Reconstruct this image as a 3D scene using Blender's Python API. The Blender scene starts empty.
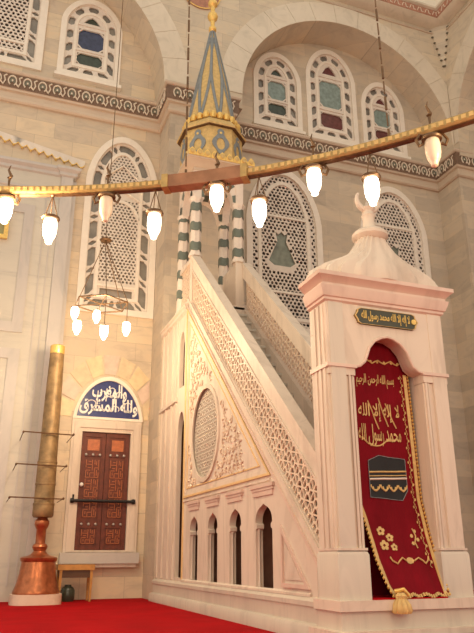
import bpy, bmesh, math, random
from mathutils import Vector, Matrix
from mathutils.geometry import delaunay_2d_cdt
random.seed(7)
C = bpy.context.scene.collection
pi, sin, cos, rad = math.pi, math.sin, math.cos, math.radians

# ------------------------------------------------------------------ materials
def nmat(name):
    m = bpy.data.materials.new(name); m.use_nodes = True
    nt = m.node_tree; nt.nodes.clear()
    out = nt.nodes.new('ShaderNodeOutputMaterial'); b = nt.nodes.new('ShaderNodeBsdfPrincipled')
    nt.links.new(b.outputs[0], out.inputs[0])
    return m, nt, b
def pos_node(nt, sc=(1, 1, 1)):
    g = nt.nodes.new('ShaderNodeNewGeometry'); mp = nt.nodes.new('ShaderNodeMapping')
    mp.inputs['Scale'].default_value = sc
    nt.links.new(g.outputs['Position'], mp.inputs['Vector']); return mp.outputs[0]
def ramp(nt, fac, stops):
    r = nt.nodes.new('ShaderNodeValToRGB'); e = r.color_ramp.elements
    while len(e) < len(stops): e.new(.5)
    for q, (p, c) in zip(e, stops): q.position = p; q.color = (*c, 1)
    nt.links.new(fac, r.inputs[0]); return r.outputs[0]
def noise(nt, vec, scale, detail=4, dist=0, rough=.55):
    n = nt.nodes.new('ShaderNodeTexNoise'); n.inputs['Scale'].default_value = scale
    n.inputs['Detail'].default_value = detail; n.inputs['Distortion'].default_value = dist
    n.inputs['Roughness'].default_value = rough
    nt.links.new(vec, n.inputs['Vector']); return n.outputs[0]
def mixc(nt, f, a, b, mode='MIX'):
    m = nt.nodes.new('ShaderNodeMix'); m.data_type = 'RGBA'; m.blend_type = mode
    for sock, v in ((m.inputs[0], f), (m.inputs[6], a), (m.inputs[7], b)):
        if hasattr(v, 'links') or isinstance(v, bpy.types.NodeSocket): nt.links.new(v, sock)
        elif isinstance(v, (int, float)): sock.default_value = v
        else: sock.default_value = (*v, 1)
    return m.outputs[2]
def bump(nt, b, h, s=.3, d=.01):
    n = nt.nodes.new('ShaderNodeBump'); n.inputs['Strength'].default_value = s; n.inputs['Distance'].default_value = d
    nt.links.new(h, n.inputs['Height']); nt.links.new(n.outputs[0], b.inputs['Normal'])
def plain(name, col, rough=.5, metal=0, var=.12, sc=6, coat=0):
    m, nt, b = nmat(name); v = pos_node(nt); n = noise(nt, v, sc)
    d = tuple(c*(1-var) for c in col); u = tuple(min(1, c*(1+var)) for c in col)
    nt.links.new(ramp(nt, n, [(.3, d), (.7, u)]), b.inputs['Base Color'])
    b.inputs['Roughness'].default_value = rough; b.inputs['Metallic'].default_value = metal
    return m
def marble(name, base, vein, sc=(1, 1, 1), rough=.35, s1=1.2, amt=.55):
    m, nt, b = nmat(name); v = pos_node(nt, sc)
    n = noise(nt, v, s1, 8, 1.4, .6)
    mid = tuple((p+q)/2 for p, q in zip(base, vein))
    c = ramp(nt, n, [(.33, mid), (.44, base), (.51, base), (.57, tuple(p*(1-amt*.5)+q*amt*.5 for p, q in zip(base, vein))), (.70, vein)])
    c2 = mixc(nt, .5, c, ramp(nt, noise(nt, v, s1*.35, 3), [(.35, tuple(x*.86 for x in base)), (.65, tuple(min(1, x*1.06) for x in base))]))
    nt.links.new(c2, b.inputs['Base Color']); b.inputs['Roughness'].default_value = rough
    return m
def masonry(name, c1, c2, mort, bw=1.0, rh=.46, rough=.6):
    m, nt, b = nmat(name)
    g = nt.nodes.new('ShaderNodeNewGeometry'); s = nt.nodes.new('ShaderNodeSeparateXYZ'); nt.links.new(g.outputs['Position'], s.inputs[0])
    a = nt.nodes.new('ShaderNodeMath'); a.operation = 'ADD'; nt.links.new(s.outputs[0], a.inputs[0]); nt.links.new(s.outputs[1], a.inputs[1])
    k = nt.nodes.new('ShaderNodeCombineXYZ'); nt.links.new(a.outputs[0], k.inputs[0]); nt.links.new(s.outputs[2], k.inputs[1])
    br = nt.nodes.new('ShaderNodeTexBrick'); nt.links.new(k.outputs[0], br.inputs['Vector'])
    br.inputs['Color1'].default_value = (*c1, 1); br.inputs['Color2'].default_value = (*c2, 1); br.inputs['Mortar'].default_value = (*mort, 1)
    br.inputs['Scale'].default_value = 1; br.inputs['Brick Width'].default_value = bw; br.inputs['Row Height'].default_value = rh
    br.inputs['Mortar Size'].default_value = .005; br.inputs['Bias'].default_value = -.1
    v = pos_node(nt, (1, 1, 2.2)); n = noise(nt, v, 1.6, 7, 1.0, .62)
    c = mixc(nt, .75, br.outputs[0], ramp(nt, n, [(.25, (.72, .70, .70)), (.5, (.97, .96, .94)), (.75, (1.08, 1.0, .88))]), 'MULTIPLY')
    nt.links.new(c, b.inputs['Base Color']); b.inputs['Roughness'].default_value = rough
    return m
STONE = masonry('honed stone masonry', (.72, .585, .42), (.57, .47, .365), (.47, .38, .28))
STONE_HI = masonry('upper pale masonry', (.68, .57, .43), (.57, .48, .37), (.47, .38, .29), 1.1, .5)
STONE_R = masonry('grey beige ashlar', (.64, .53, .405), (.48, .40, .315), (.50, .42, .32), .95, .5)
VOUSS = marble('arch band marble', (.72, .62, .49), (.50, .43, .33), (1, 1, 1), .5, 1.6)
GREYM = marble('grey banded marble', (.58, .53, .45), (.33, .32, .30), (.3, .3, 1.0), .3, 1.7)
GREYF = marble('grey marble moulding', (.55, .50, .46), (.38, .37, .36), (1, 1, .4), .3, 1.5)
MARB = marble('warm white marble', (.70, .58, .475), (.42, .33, .26), (1.6, 1.6, .4), .5, 1.3, .9)
MARB_P = marble('pink tinted marble', (.70, .52, .43), (.52, .36, .29), (1.2, 1.2, .5), .32, 1.2)
CORN = marble('tan cornice marble', (.62, .49, .37), (.50, .37, .28), (1, 1, 2), .5, 1.2)
MARB_D = marble('worn lattice marble', (.76, .60, .46), (.60, .44, .34), (2, 2, 2), .4, 1.8)
MARB_S = marble('veined grey marble', (.62, .54, .45), (.40, .35, .30), (2.2, 2.2, .35), .3, 1.2)
DARKNICHE = plain('niche shade brown', (.26, .145, .10), .9)  # recess shade put into the colour of the backings behind openings
FRAME = plain('cream plaster', (.84, .75, .64), .6, 0, .04)
PLASTER = plain('carved gypsum', (.74, .65, .56), .7, 0, .06)
GLASSG = plain('grey window glass', (.24, .22, .19), .25, 0, .35, 2.5)
GLASSM = plain('pale backing glass', (.30, .26, .22), .3, 0, .25, 3)
GLASSK = plain('dark window glass', (.06, .045, .04), .2, 0, .3, 3)
GLASSB = plain('deep blue glass', (.035, .045, .10), .15, 0, .3, 9)
GLASST = plain('teal glass', (.22, .29, .27), .2, 0, .25, 9)
GLASSN = plain('dark green glass', (.04, .055, .04), .2, 0, .3, 9)
GLASSR = plain('dark red glass', (.13, .04, .04), .2, 0, .3, 9)
GLASSV = plain('grey green glass', (.20, .22, .18), .25, 0, .3, 5)
GOLD = plain('gold leaf', (.85, .56, .17), .35, .55, .15, 20)
GOLDP = plain('ochre gold paint', (.62, .42, .16), .55, .1, .18, 12)
GILT = plain('gilt line', (.80, .55, .26), .45, .2, .1, 8)
SLATE = plain('slate blue paint', (.22, .24, .25), .6, 0, .12, 12)
BRASS = plain('brass', (.46, .31, .12), .45, .6, .25, 14)
BRASSD = plain('tarnished brass', (.16, .09, .045), .45, .6, .3, 14)
BRASSO = plain('old rubbed brass', (.26, .165, .075), .5, .35, .4, 5)
COPPER = plain('copper', (.42, .14, .06), .3, .75, .25, 9)
COPPERD = plain('copper joint cover', (.33, .16, .085), .5, .4, .2, 9)
IRON = plain('black iron', (.015, .013, .014), .5, .3, .2)
WOOD = plain('dark red wood', (.12, .024, .012), .6, 0, .3, 10)
WOODL = plain('orange wood inlay', (.42, .12, .04), .4, 0, .2, 14)
TABLEW = plain('honey wood', (.50, .24, .06), .45, 0, .2, 8)
TABLED = plain('dark brown wood', (.10, .045, .02), .5)
TILE = plain('cobalt blue tile', (.035, .045, .17), .25, 0, .15, 20)
WHITE = plain('white lettering', (.85, .82, .78), .5, 0, .03)
FRZ = plain('brown frieze ground', (.19, .115, .075), .7, 0, .2, 9)
FRZC = plain('cream frieze scroll', (.72, .60, .47), .6, 0, .08)
FRZG = plain('olive frieze leaf', (.17, .16, .115), .7, 0, .15)
REDB = plain('red painted band', (.42, .19, .12), .6, 0, .2, 9)
PLAQ = plain('black green plaque', (.05, .05, .03), .4, 0, .2)
BLACKC = plain('black cloth', (.012, .012, .014), .75)
GSTRIPE = marble('green serpentine', (.13, .15, .12), (.25, .26, .22), (3, 3, 3), .35, 2)
WSTRIPE = marble('white column marble', (.76, .64, .54), (.56, .48, .42), (3, 3, 3), .35, 2)
def carpet_mat():
    m, nt, b = nmat('red carpet'); v = pos_node(nt)
    nt.links.new(ramp(nt, noise(nt, v, 1.5, 5), [(.3, (.30, .001, .004)), (.7, (.42, .002, .006))]), b.inputs['Base Color'])
    b.inputs['Roughness'].default_value = .95; b.inputs['Specular IOR Level'].default_value = .1
    bump(nt, b, noise(nt, v, 180, 2), .5, .01); return m
CARPET = carpet_mat()
def velvet():
    m, nt, b = nmat('crimson velvet'); v = pos_node(nt)
    nt.links.new(ramp(nt, noise(nt, v, 3, 4), [(.3, (.14, .001, .006)), (.7, (.20, .002, .010))]), b.inputs['Base Color'])
    b.inputs['Roughness'].default_value = .8; b.inputs['Specular IOR Level'].default_value = .15
    b.inputs['Sheen Weight'].default_value = .25; b.inputs['Sheen Tint'].default_value = (.9, .1, .1, 1); return m
VELVET = velvet()
def emis(name, col, s):
    m, nt, b = nmat(name); b.inputs['Base Color'].default_value = (*col, 1)
    b.inputs['Emission Color'].default_value = (*col, 1); b.inputs['Emission Strength'].default_value = s
    b.inputs['Roughness'].default_value = .3; return m
BULB = emis('lit frosted glass', (1, .86, .62), 5.0)
UNLIT = plain('unlit frosted glass', (.80, .66, .50), .3, 0, .05)

# ------------------------------------------------------------------ mesh kit
class MB:
    def __init__(s): s.v = []; s.f = []; s.m = []; s.mats = []
    def mi(s, mat):
        if mat is None: return 0
        if mat not in s.mats: s.mats.append(mat)
        return s.mats.index(mat)
    def add(s, v, f, mat=None, T=None):
        k = len(s.v); i = s.mi(mat)
        s.v += [tuple(T(p)) if T else tuple(p) for p in v]
        s.f += [tuple(k+j for j in q) for q in f]; s.m += [i]*len(f); return s
    def box(s, x0, x1, y0, y1, z0, z1, mat=None, T=None):
        v = [(x, y, z) for x in (x0, x1) for y in (y0, y1) for z in (z0, z1)]
        return s.add(v, [(0, 1, 3, 2), (4, 6, 7, 5), (0, 4, 5, 1), (2, 3, 7, 6), (0, 2, 6, 4), (1, 5, 7, 3)], mat, T)
    def loft(s, rings, mat=None, T=None, cap=True, closed=True):
        n = len(rings[0]); v = [p for r in rings for p in r]; f = []
        for a in range(len(rings)-1):
            for j in range(n if closed else n-1):
                f.append((a*n+j, a*n+(j+1) % n, (a+1)*n+(j+1) % n, (a+1)*n+j))
        if cap and closed: f.append(tuple(range(n))[::-1]); f.append(tuple(range((len(rings)-1)*n, len(rings)*n)))
        return s.add(v, f, mat, T)
    def lathe(s, prof, c=(0, 0, 0), n=24, mat=None, T=None, sx=1, sy=1, ph=0, flute=0, nf=0):
        R = []
        for r, z in prof:
            R.append([(c[0]+sx*r*(1+flute*cos(nf*2*pi*j/n))*cos(ph+2*pi*j/n), c[1]+sy*r*(1+flute*cos(nf*2*pi*j/n))*sin(ph+2*pi*j/n), c[2]+z) for j in range(n)])
        return s.loft(R, mat, T, cap=tuple(prof[0]) != tuple(prof[-1]))
    def tube(s, pts, r, n=6, mat=None, T=None, closed=False):
        pts = [Vector(p) for p in pts]; m = len(pts); R = []; prev = None
        for i, p in enumerate(pts):
            if closed: d = pts[(i+1) % m]-pts[i-1]
            else: d = pts[min(i+1, m-1)]-pts[max(i-1, 0)]
            d.normalize()
            if prev is None: a = d.orthogonal().normalized()
            else: a = (prev-d*prev.dot(d)).normalized()
            prev = a; b = d.cross(a); rr = r[i] if isinstance(r, (list, tuple)) else r
            R.append([tuple(p+a*rr*cos(2*pi*j/n)+b*rr*sin(2*pi*j/n)) for j in range(n)])
        if closed: R.append(R[0]); return s.loft(R, mat, T, cap=False)
        return s.loft(R, mat, T)
    def plate(s, outer, holes, t, mat=None, T=None, w0=0):
        """2-D outline with holes, w from w0 to w0+t"""
        outs = outer if isinstance(outer[0][0], (tuple, list)) else [outer]
        V = []; F = []
        for poly in list(outs)+list(holes):
            poly = [p for i, p in enumerate(poly) if math.dist(p, poly[i-1]) > 1e-6]
            if sum(poly[i-1][0]*poly[i][1]-poly[i][0]*poly[i-1][1] for i in range(len(poly))) < 0: poly = poly[::-1]
            F.append(list(range(len(V), len(V)+len(poly)))); V += [Vector((p[0], p[1])) for p in poly]
        no = len(outs)
        vo, eo, fo, _, _, fi = delaunay_2d_cdt(V, [], F, 0, 1e-6, True)
        keep = [tuple(q) for q, ids in zip(fo, fi) if any(i < no for i in ids) and not any(i >= no for i in ids)]
        n = len(vo); v = [(p.x, p.y, w0) for p in vo]+[(p.x, p.y, w0+t) for p in vo]
        f = [q[::-1] for q in keep]+[tuple(i+n for i in q) for q in keep]; cnt = {}
        for q in keep:
            for i in range(len(q)): cnt.setdefault(tuple(sorted((q[i-1], q[i]))), []).append((q[i-1], q[i]))
        for e in cnt.values():
            if len(e) == 1: i, j = e[0]; f.append((i, j, j+n, i+n))
        used = sorted({i for q in f for i in q}); mp = {i: k for k, i in enumerate(used)}
        return s.add([v[i] for i in used], [tuple(mp[i] for i in q) for q in f], mat, T)
    def sweep(s, prof, path, mat=None):
        """prof: (offset to the right of travel, z) closed; path: (x, y) open, mitred"""
        R = []
        n = len(path)
        for i, p in enumerate(path):
            p = Vector(p)
            a = (p-Vector(path[i-1])).normalized() if i else (Vector(path[1])-p).normalized()
            b = (Vector(path[i+1])-p).normalized() if i < n-1 else a
            na, nb = Vector((a.y, -a.x)), Vector((b.y, -b.x)); m = (na+nb); m = m/(m.dot(na)) if m.dot(na) else na
            R.append([(p.x+m.x*o, p.y+m.y*o, z) for o, z in prof])
        return s.loft(R, mat)
    def build(s, name, mat=None, parent=None, label=None, smooth=35):
        me = bpy.data.meshes.new(name); me.from_pydata(s.v, [], s.f)
        ms = list(s.mats)
        if not ms: ms = [mat]
        for m in ms: me.materials.append(m)
        me.polygons.foreach_set('material_index', s.m)
        bm = bmesh.new(); bm.from_mesh(me); bmesh.ops.remove_doubles(bm, verts=bm.verts, dist=1e-5)
        bmesh.ops.recalc_face_normals(bm, faces=bm.faces); bm.to_mesh(me); bm.free()
        me.polygons.foreach_set('use_smooth', [True]*len(me.polygons)); me.set_sharp_from_angle(angle=rad(smooth))
        o = bpy.data.objects.new(name, me); C.objects.link(o)
        if parent:
            o.parent = parent; pl = world_loc(parent); me.transform(Matrix.Translation(-pl))
        if label: o['label'] = label
        return o
def world_loc(o):
    p = Vector((0, 0, 0))
    while o: p += o.location; o = o.parent
    return p
def thing(name, label, cat, loc, group=None):
    o = bpy.data.objects.new(name, None); o.empty_display_size = .1; C.objects.link(o); o.location = loc
    o['label'] = label; o['category'] = cat
    if group: o['group'] = group
    return o
def tag(o, label, cat, group=None):
    o['label'] = label; o['category'] = cat
    if group: o['group'] = group
    return o
def struct(o, label=None):
    o['kind'] = 'structure'
    if label: o['label'] = label
    return o
def FY(y, s=1):      # plate in the XZ plane, thickness going towards +Y (s=1) or -Y
    return lambda p: (p[0], y+s*p[2], p[1])
def FX(x, s=1):      # plate in the YZ plane (u = y, v = z), thickness towards +X
    return lambda p: (x+s*p[2], p[0], p[1])
def FZ(z): return lambda p: (p[0], p[1], z+p[2])

def arch(cx, z0, hw, zs, za, n=12):
    h = za-zs; arc = []
    for i in range(n+1):
        q = sin(pi/2*i/n); arc.append((hw*(.86*math.sqrt(max(0, 1-q*q))+.14*(1-q)), h*q))
    return [(cx-hw, z0), (cx+hw, z0)]+[(cx+x, zs+z) for x, z in arc]+[(cx-x, zs+z) for x, z in arc[-2::-1]]
def clip(poly, region):
    """convex clip (region counter-clockwise)"""
    out = list(poly)
    for i in range(len(region)):
        a, b = region[i], region[(i+1) % len(region)]
        if (a[0]-b[0])**2+(a[1]-b[1])**2 < 1e-12: continue
        inside = lambda p: (b[0]-a[0])*(p[1]-a[1])-(b[1]-a[1])*(p[0]-a[0]) >= 0
        new = []
        for j in range(len(out)):
            p, q = out[j-1], out[j]
            ip, iq = inside(p), inside(q)
            if ip != iq:
                d1 = (b[0]-a[0])*(p[1]-a[1])-(b[1]-a[1])*(p[0]-a[0]); d2 = (b[0]-a[0])*(q[1]-a[1])-(b[1]-a[1])*(q[0]-a[0])
                t = d1/(d1-d2); new.append((p[0]+(q[0]-p[0])*t, p[1]+(q[1]-p[1])*t))
            if iq: new.append(q)
        out = new
        if not out: return []
    return out
def simplify(P, tol=.004):
    out = [P[0]]
    for i in range(1, len(P)):
        a, b, nx = out[-1], P[i], P[(i+1) % len(P)]
        L = math.dist(a, nx)
        k = 1 if i+1 >= len(P) else 0
        j = i
        d = abs((nx[0]-a[0])*(b[1]-a[1])-(nx[1]-a[1])*(b[0]-a[0]))/(L+1e-9)
        if d > tol or math.dist(a, b) > .16: out.append(b)
    return out
def area(p): return abs(sum(p[i-1][0]*p[i][1]-p[i][0]*p[i-1][1] for i in range(len(p))))/2
def shrink(p, k):
    cx = sum(q[0] for q in p)/len(p); cy = sum(q[1] for q in p)/len(p)
    return [(cx+(q[0]-cx)*k, cy+(q[1]-cy)*k) for q in p]
def hexholes(region, p, ang=0, amin=.0006, o=(0, 0), k=.70, inner=.42):
    """pierced rosette pattern: hexagon cells, a hexagon inside each, spokes"""
    xs = [q[0] for q in region]; ys = [q[1] for q in region]; cx, cy = (min(xs)+max(xs))/2, (min(ys)+max(ys))/2
    R = math.hypot(max(xs)-min(xs), max(ys)-min(ys))/2+p; n = int(R/p)+2; ca, sa = cos(ang), sin(ang); H = []
    rc = p/math.sqrt(3)
    for i in range(-n, n+1):
        for j in range(-int(n*1.2), int(n*1.2)+1):
            u = (i+.5*(j % 2))*p+o[0]; v = j*p*math.sqrt(3)/2+o[1]
            c = (cx+u*ca-v*sa, cy+u*sa+v*ca)
            V = [(c[0]+rc*cos(ang+pi/6+pi/3*q), c[1]+rc*sin(ang+pi/6+pi/3*q)) for q in range(6)]
            I = [(c[0]+rc*inner*cos(ang+pi/6+pi/3*q), c[1]+rc*inner*sin(ang+pi/6+pi/3*q)) for q in range(6)]
            cells = [shrink(I, .66)]+[shrink([I[q], V[q], V[(q+1) % 6], I[(q+1) % 6]], k) for q in range(6)]
            for h in cells:
                h2 = clip(h, region)
                if len(h2) > 2 and area(h2) > amin: H.append(h2)
    return H
def leafholes(region, sp, rnd, avoid=None, r=.36, amin=.0008):
    xs = [q[0] for q in region]; ys = [q[1] for q in region]; H = []
    ny = int((max(ys)-min(ys))/sp/.87)+1; nx = int((max(xs)-min(xs))/sp)+1
    for j in range(ny+1):
        for i in range(-1, nx+1):
            cx = min(xs)+(i+.5*(j % 2))*sp+rnd.uniform(-.035, .035)*sp; cy = min(ys)+j*sp*.87+rnd.uniform(-.035, .035)*sp
            a = rnd.uniform(0, pi); e = rnd.uniform(.65, 1); k = rnd.choice((4, 5, 6))
            h = []
            for q in range(k):
                t = 2*pi*q/k; x, y = sp*r*1.15*cos(t), sp*r*1.10*e*sin(t); h.append((cx+x*cos(a)-y*sin(a), cy+x*sin(a)+y*cos(a)))
            if avoid and avoid(cx, cy): continue
            h2 = clip(h, region)
            if len(h2) > 2 and area(h2) > amin: H.append(h2)
    return H

# Arabic lettering (contextual forms)
AR = {'ا': (0xFE8D, 2), 'إ': (0xFE87, 2), 'ب': (0xFE8F, 4), 'ج': (0xFE9D, 4), 'ح': (0xFEA1, 4), 'د': (0xFEA9, 2), 'ر': (0xFEAD, 2), 'س': (0xFEB1, 4), 'ش': (0xFEB5, 4), 'غ': (0xFECD, 4), 'ق': (0xFED5, 4), 'ل': (0xFEDD, 4), 'م': (0xFEE1, 4), 'ن': (0xFEE5, 4), 'ه': (0xFEE9, 4), 'و': (0xFEED, 2), 'ي': (0xFEF1, 4)}
def shape(s):
    out = []; n = len(s); i = 0; prev = False
    while i < n:
        c = s[i]
        if c not in AR: out.append(c); prev = False; i += 1; continue
        if c == 'ل' and i+1 < n and s[i+1] in 'اإ':
            b = 0xFEFB if s[i+1] == 'ا' else 0xFEF9
            out.append(chr(b+(1 if prev else 0))); prev = False; i += 2; continue
        b, k = AR[c]; nx = k == 4 and i+1 < n and s[i+1] in AR
        f = (3 if nx else 1) if prev else (2 if nx else 0)
        out.append(chr(b+f)); prev = nx; i += 1
    return ''.join(reversed(out))
def text_mesh(s, ext=.05, bold=.015):
    cu = bpy.data.curves.new('tmp', 'FONT'); cu.body = shape(s); cu.size = 1; cu.extrude = ext/2; cu.offset = bold; cu.resolution_u = 3
    o = bpy.data.objects.new('tmp', cu); C.objects.link(o); dg = bpy.context.evaluated_depsgraph_get()
    me = bpy.data.meshes.new_from_object(o.evaluated_get(dg))
    v = [tuple(p.co) for p in me.vertices]; f = [tuple(p.vertices) for p in me.polygons]
    bpy.data.objects.remove(o); bpy.data.curves.remove(cu); bpy.data.meshes.remove(me)
    x0, x1 = min(p[0] for p in v), max(p[0] for p in v); y0, y1 = min(p[1] for p in v), max(p[1] for p in v)
    return [((p[0]-x0)/(x1-x0), (p[1]-y0)/(y1-y0), p[2]/ext+.5) for p in v], f
def put_text(mb, s, x0, x1, z0, z1, y, t=.006, mat=None, T=None, shear=0, bold=.015):
    v, f = text_mesh(s, bold=bold)
    mb.add([(x0+(x1-x0)*(p[0]+shear*(p[1]-.5)), y-t*p[2], z0+(z1-z0)*p[1]) for p in v], f, mat, T)

# ------------------------------------------------------------------ setting
YB, YP, XL, XR, XQ = 16.165, 15.1, 3.75, 5.56, 13.3
m = MB(); m.box(-7, 18, -4, 16.4, -.12, 0); struct(m.build('floor', CARPET))

left_windows = [(1.59, 13.6, .88, 15.5, 16.45), (-.70, 13.55, .99, 15.9, 17.1)]
low_l = (2.75, 6.69, .97, 10.45, 11.92)
low_r1 = (7.58, 6.75, 1.2, 10.2, 11.95); low_r2 = (11.38, 6.75, 1.2, 10.5, 12.1)
up_r = [(7.48, 13.45, .83, 15.3, 16.3), (9.42, 13.4, .92, 15.85, 17.0), (11.36, 13.4, .83, 15.2, 16.2)]
door_hole = [(2.15, 1.02), (3.30, 1.02), (3.30, 3.67), (2.15, 3.67)]
m = MB(); m.plate([(-4.9, 0), (XL+.1, 0), (XL+.1, 18.5), (-4.9, 18.5)], [arch(*w) for w in left_windows+[low_l]]+[door_hole], .5, T=FY(YB))
struct(m.build('wall_back_left', STONE))
m = MB(); m.plate([(XR-.1, 0), (XQ+.1, 0), (XQ+.1, 18.5), (XR-.1, 18.5)], [arch(*w) for w in [low_r1, low_r2]+up_r], .5, T=FY(YB))
struct(m.build('wall_back_right', STONE_R))
m = MB(); m.box(XL, XR, YP, YB+.5, 0, 13.1); struct(m.build('wall_pier_left', STONE_R))
m = MB(); m.box(XQ, 17.5, YP, YB+.5, 0, 13.1); struct(m.build('wall_pier_right', STONE_R))
# upper walls with the big arches
def circ(cx, cz, r, a0, a1, n=40): return [(cx+r*cos(a0+(a1-a0)*i/n), cz+r*sin(a0+(a1-a0)*i/n)) for i in range(n+1)]
ZA = 13.45
archL = [(-4.45, 13.0)]+[(-4.45, 13.05)]+circ(-.45, 13.25, 4.0, pi, 0)+[(3.55, 13.0)]
archR = [(5.87, 13.0)]+circ(9.55, 13.5, 3.68, pi, 0)+[(13.23, 13.0)]
outer = [(-6, 13.0)]+archL+archR+[(XQ, 13.0), (XQ, 19), (-6, 19)]
m = MB(); m.plate(outer, [], YB-YP, T=FY(YP)); struct(m.build('wall_upper_back', STONE_HI))
# right-hand upper wall with its arch (plane X = XQ)
outer = [(2, 13.0), (7.6, 13.0)]+circ(11.2, 13.5, 3.68, pi, 0)[1:]+[(14.9, 13.0), (YP+.1, 13.0), (YP+.1, 19), (2, 19)]
m = MB(); m.plate(outer, [], 1.2, T=FX(XQ)); struct(m.build('wall_upper_right', STONE_HI))
m = MB(); m.box(17.0, 17.5, 4, YP, 0, 19); struct(m.build('wall_far_right', STONE_R))
m = MB()
for (cx, cz, r) in ((-.45, 13.25, 4.0), (9.55, 13.5, 3.68)):
    n = 15
    for i in range(n):
        a0, a1 = pi*i/n+.0015, pi*(i+1)/n-.0015
        po = [(cx+r*cos(a0+(a1-a0)*k/4), cz+r*sin(a0+(a1-a0)*k/4)) for k in range(5)]+[(cx+(r+.72)*cos(a1+(a0-a1)*k/4), cz+(r+.72)*sin(a1+(a0-a1)*k/4)) for k in range(5)]
        reg = [(-6, 13.2), (5.55, 13.2), (5.55, 19), (-6, 19)] if cx < 0 else [(4.7, 13.2), (13.28, 13.2), (13.28, 19), (4.7, 19)]
        po = clip(po[::1], reg)
        if len(po) > 2: m.plate(po, [], .02, T=FY(YP, -1))
for i in range(15):
    a0, a1 = pi*i/15+.0015, pi*(i+1)/15-.0015; r = 3.68
    po = [(11.2+r*cos(a0+(a1-a0)*k/4), 13.5+r*sin(a0+(a1-a0)*k/4)) for k in range(5)]+[(11.2+(r+.72)*cos(a1+(a0-a1)*k/4), 13.5+(r+.72)*sin(a1+(a0-a1)*k/4)) for k in range(5)]
    po = clip(po, [(3, 13.2), (15.05, 13.2), (15.05, 19), (3, 19)])
    if len(po) > 2: m.plate(po, [], .02, T=FX(XQ, -1))
struct(m.build('trim_arch_bands', VOUSS))
# slanting corner corbel with dark bosses
m = MB()
m.add([(XQ-.5, YP, 18.45), (XQ, YP-.5, 18.45), (XQ, YP, 18.45), (XQ, YP, 16.4)], [(0, 1, 2), (0, 3, 1), (1, 3, 2), (0, 2, 3)], STONE_HI)
for i in range(8):
    t = i/7.5
    for a, b in (((XQ-.5, YP-.02), (XQ-.03, YP-.03)), ((XQ-.02, YP-.5), (XQ-.03, YP-.03))):
        x = a[0]+(b[0]-a[0])*t; y = a[1]+(b[1]-a[1])*t; z = 18.2-1.7*t
        m.lathe([(.0, -.05), (.05, 0), (0, .05)], (x, y, z), 8, FRZG)
struct(m.build('trim_corner_corbel'))
# lower cornice with carved frieze
path = [(-6, YB-.02), (XL, YB-.02), (XL, YP), (XR, YP), (XR, YB-.02), (XQ, YB-.02), (XQ, YP), (17.4, YP)]
m = MB()
m.sweep([(-.05, 12.32), (.05, 12.32), (.09, 12.36), (.09, 12.42), (.04, 12.46), (.04, 12.62), (.11, 12.64), (.12, 12.69), (.13, 12.69), (.13, 13.11), (.19, 13.12), (.22, 13.16), (.22, 13.21), (-.05, 13.21)], path)
corn = struct(m.build('trim_cornice', CORN))
m = MB(); m.sweep([(.13, 12.70), (.145, 12.70), (.155, 13.105), (.13, 13.105)], path, FRZ)
def frieze_motif(p, d, nrm):
    T = lambda q: (p[0]+d[0]*q[0]+nrm[0]*q[2], p[1]+d[1]*q[0]+nrm[1]*q[2], 12.90+q[1]*1.45)
    for a in range(5):
        t = rad(-20+a*55); m.lathe([(.0, 0), (.035, .006), (.0, .012)], (0, 0, 0), 6, FRZG, lambda q, t=t: T((q[0]+.045*cos(t), q[1]+.045*sin(t), q[2]+.012)))
    arc = [(.105*cos(rad(a)), .105*sin(rad(a)), .018) for a in range(-60, 241, 30)]
    m.tube(arc, .019, 5, FRZC, T)
    m.tube([(.10, -.06, .018), (.16, -.11, .018), (.21, -.02, .018), (.17, .07, .018), (.24, .11, .018)], .021, 5, FRZC, T)
    m.lathe([(.0, 0), (.026, .008), (.0, .016)], (0, 0, 0), 6, FRZC, lambda q: T((q[0], q[1], q[2]+.015)))
segs = [(path[i], path[i+1]) for i in range(len(path)-1)]
for a, b in segs:
    A, B = Vector(a), Vector(b); L = (B-A).length; d = (B-A)/L; nrm = Vector((d.y, -d.x)); k = max(2, round((L+.1)/.4))
    for i in range(k):
        p = A+d*((i+.4)*L/k)+nrm*.15; frieze_motif(p, d, nrm)
m.build('frieze', None, corn)
# upper cornice under the drum
path2 = [(-6, YP), (XQ, YP), (XQ, 3)]
m = MB()
m.sweep([(-.05, 17.88), (.04, 17.9), (.04, 17.94), (-.05, 17.96)], path2, CORN)
m.sweep([(-.05, 18.10), (.20, 18.12), (.38, 18.26), (.38, 18.56), (.46, 18.60), (.46, 18.68), (-.05, 18.92)], path2, VOUSS)
m.sweep([(.37, 18.27), (.395, 18.27), (.395, 18.55), (.37, 18.55)], path2, REDB)
for a, b in (((-1, YP), (XQ, YP)), ((XQ, YP), (XQ, 8))):
    A, B = Vector(a), Vector(b); L = (B-A).length; d = (B-A)/L; nrm = Vector((d.y, -d.x)); k = int(L/.3)
    for i in range(k):
        p = A+d*((i+.5)*L/k)+nrm*.40
        m.tube([(p.x+d.x*q[0], p.y+d.y*q[0], 18.41+q[1]*1.3) for q in ((-.12, -.06), (-.05, .06), (.03, .05), (.05, -.05), (.12, -.06))], .016, 5, FRZC)
struct(m.build('trim_upper_cornice'))
m = MB(); m.box(-6, XQ, YP, YP+.4, 18.9, 22); m.box(XQ, XQ+.4, 3, YP+.4, 18.9, 22)
struct(m.build('wall_drum', FRAME))
# red roundel
m = MB(); m.lathe([(0, 0), (.62, 0), (.62, .03), (0, .03)], n=40, mat=REDB, T=lambda q: (4.55+q[0], YP-q[2]-.002, 16.82+q[1]))
m.lathe([(.59, .03), (.62, .03), (.63, .045), (.60, .05), (.59, .03)], n=40, mat=GOLD, T=lambda q: (4.55+q[0], YP-q[2]-.002, 16.82+q[1]))
tag(m.build('roundel'), 'round red medallion with gold rim high on the wall behind the spire tip', 'medallion')

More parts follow.
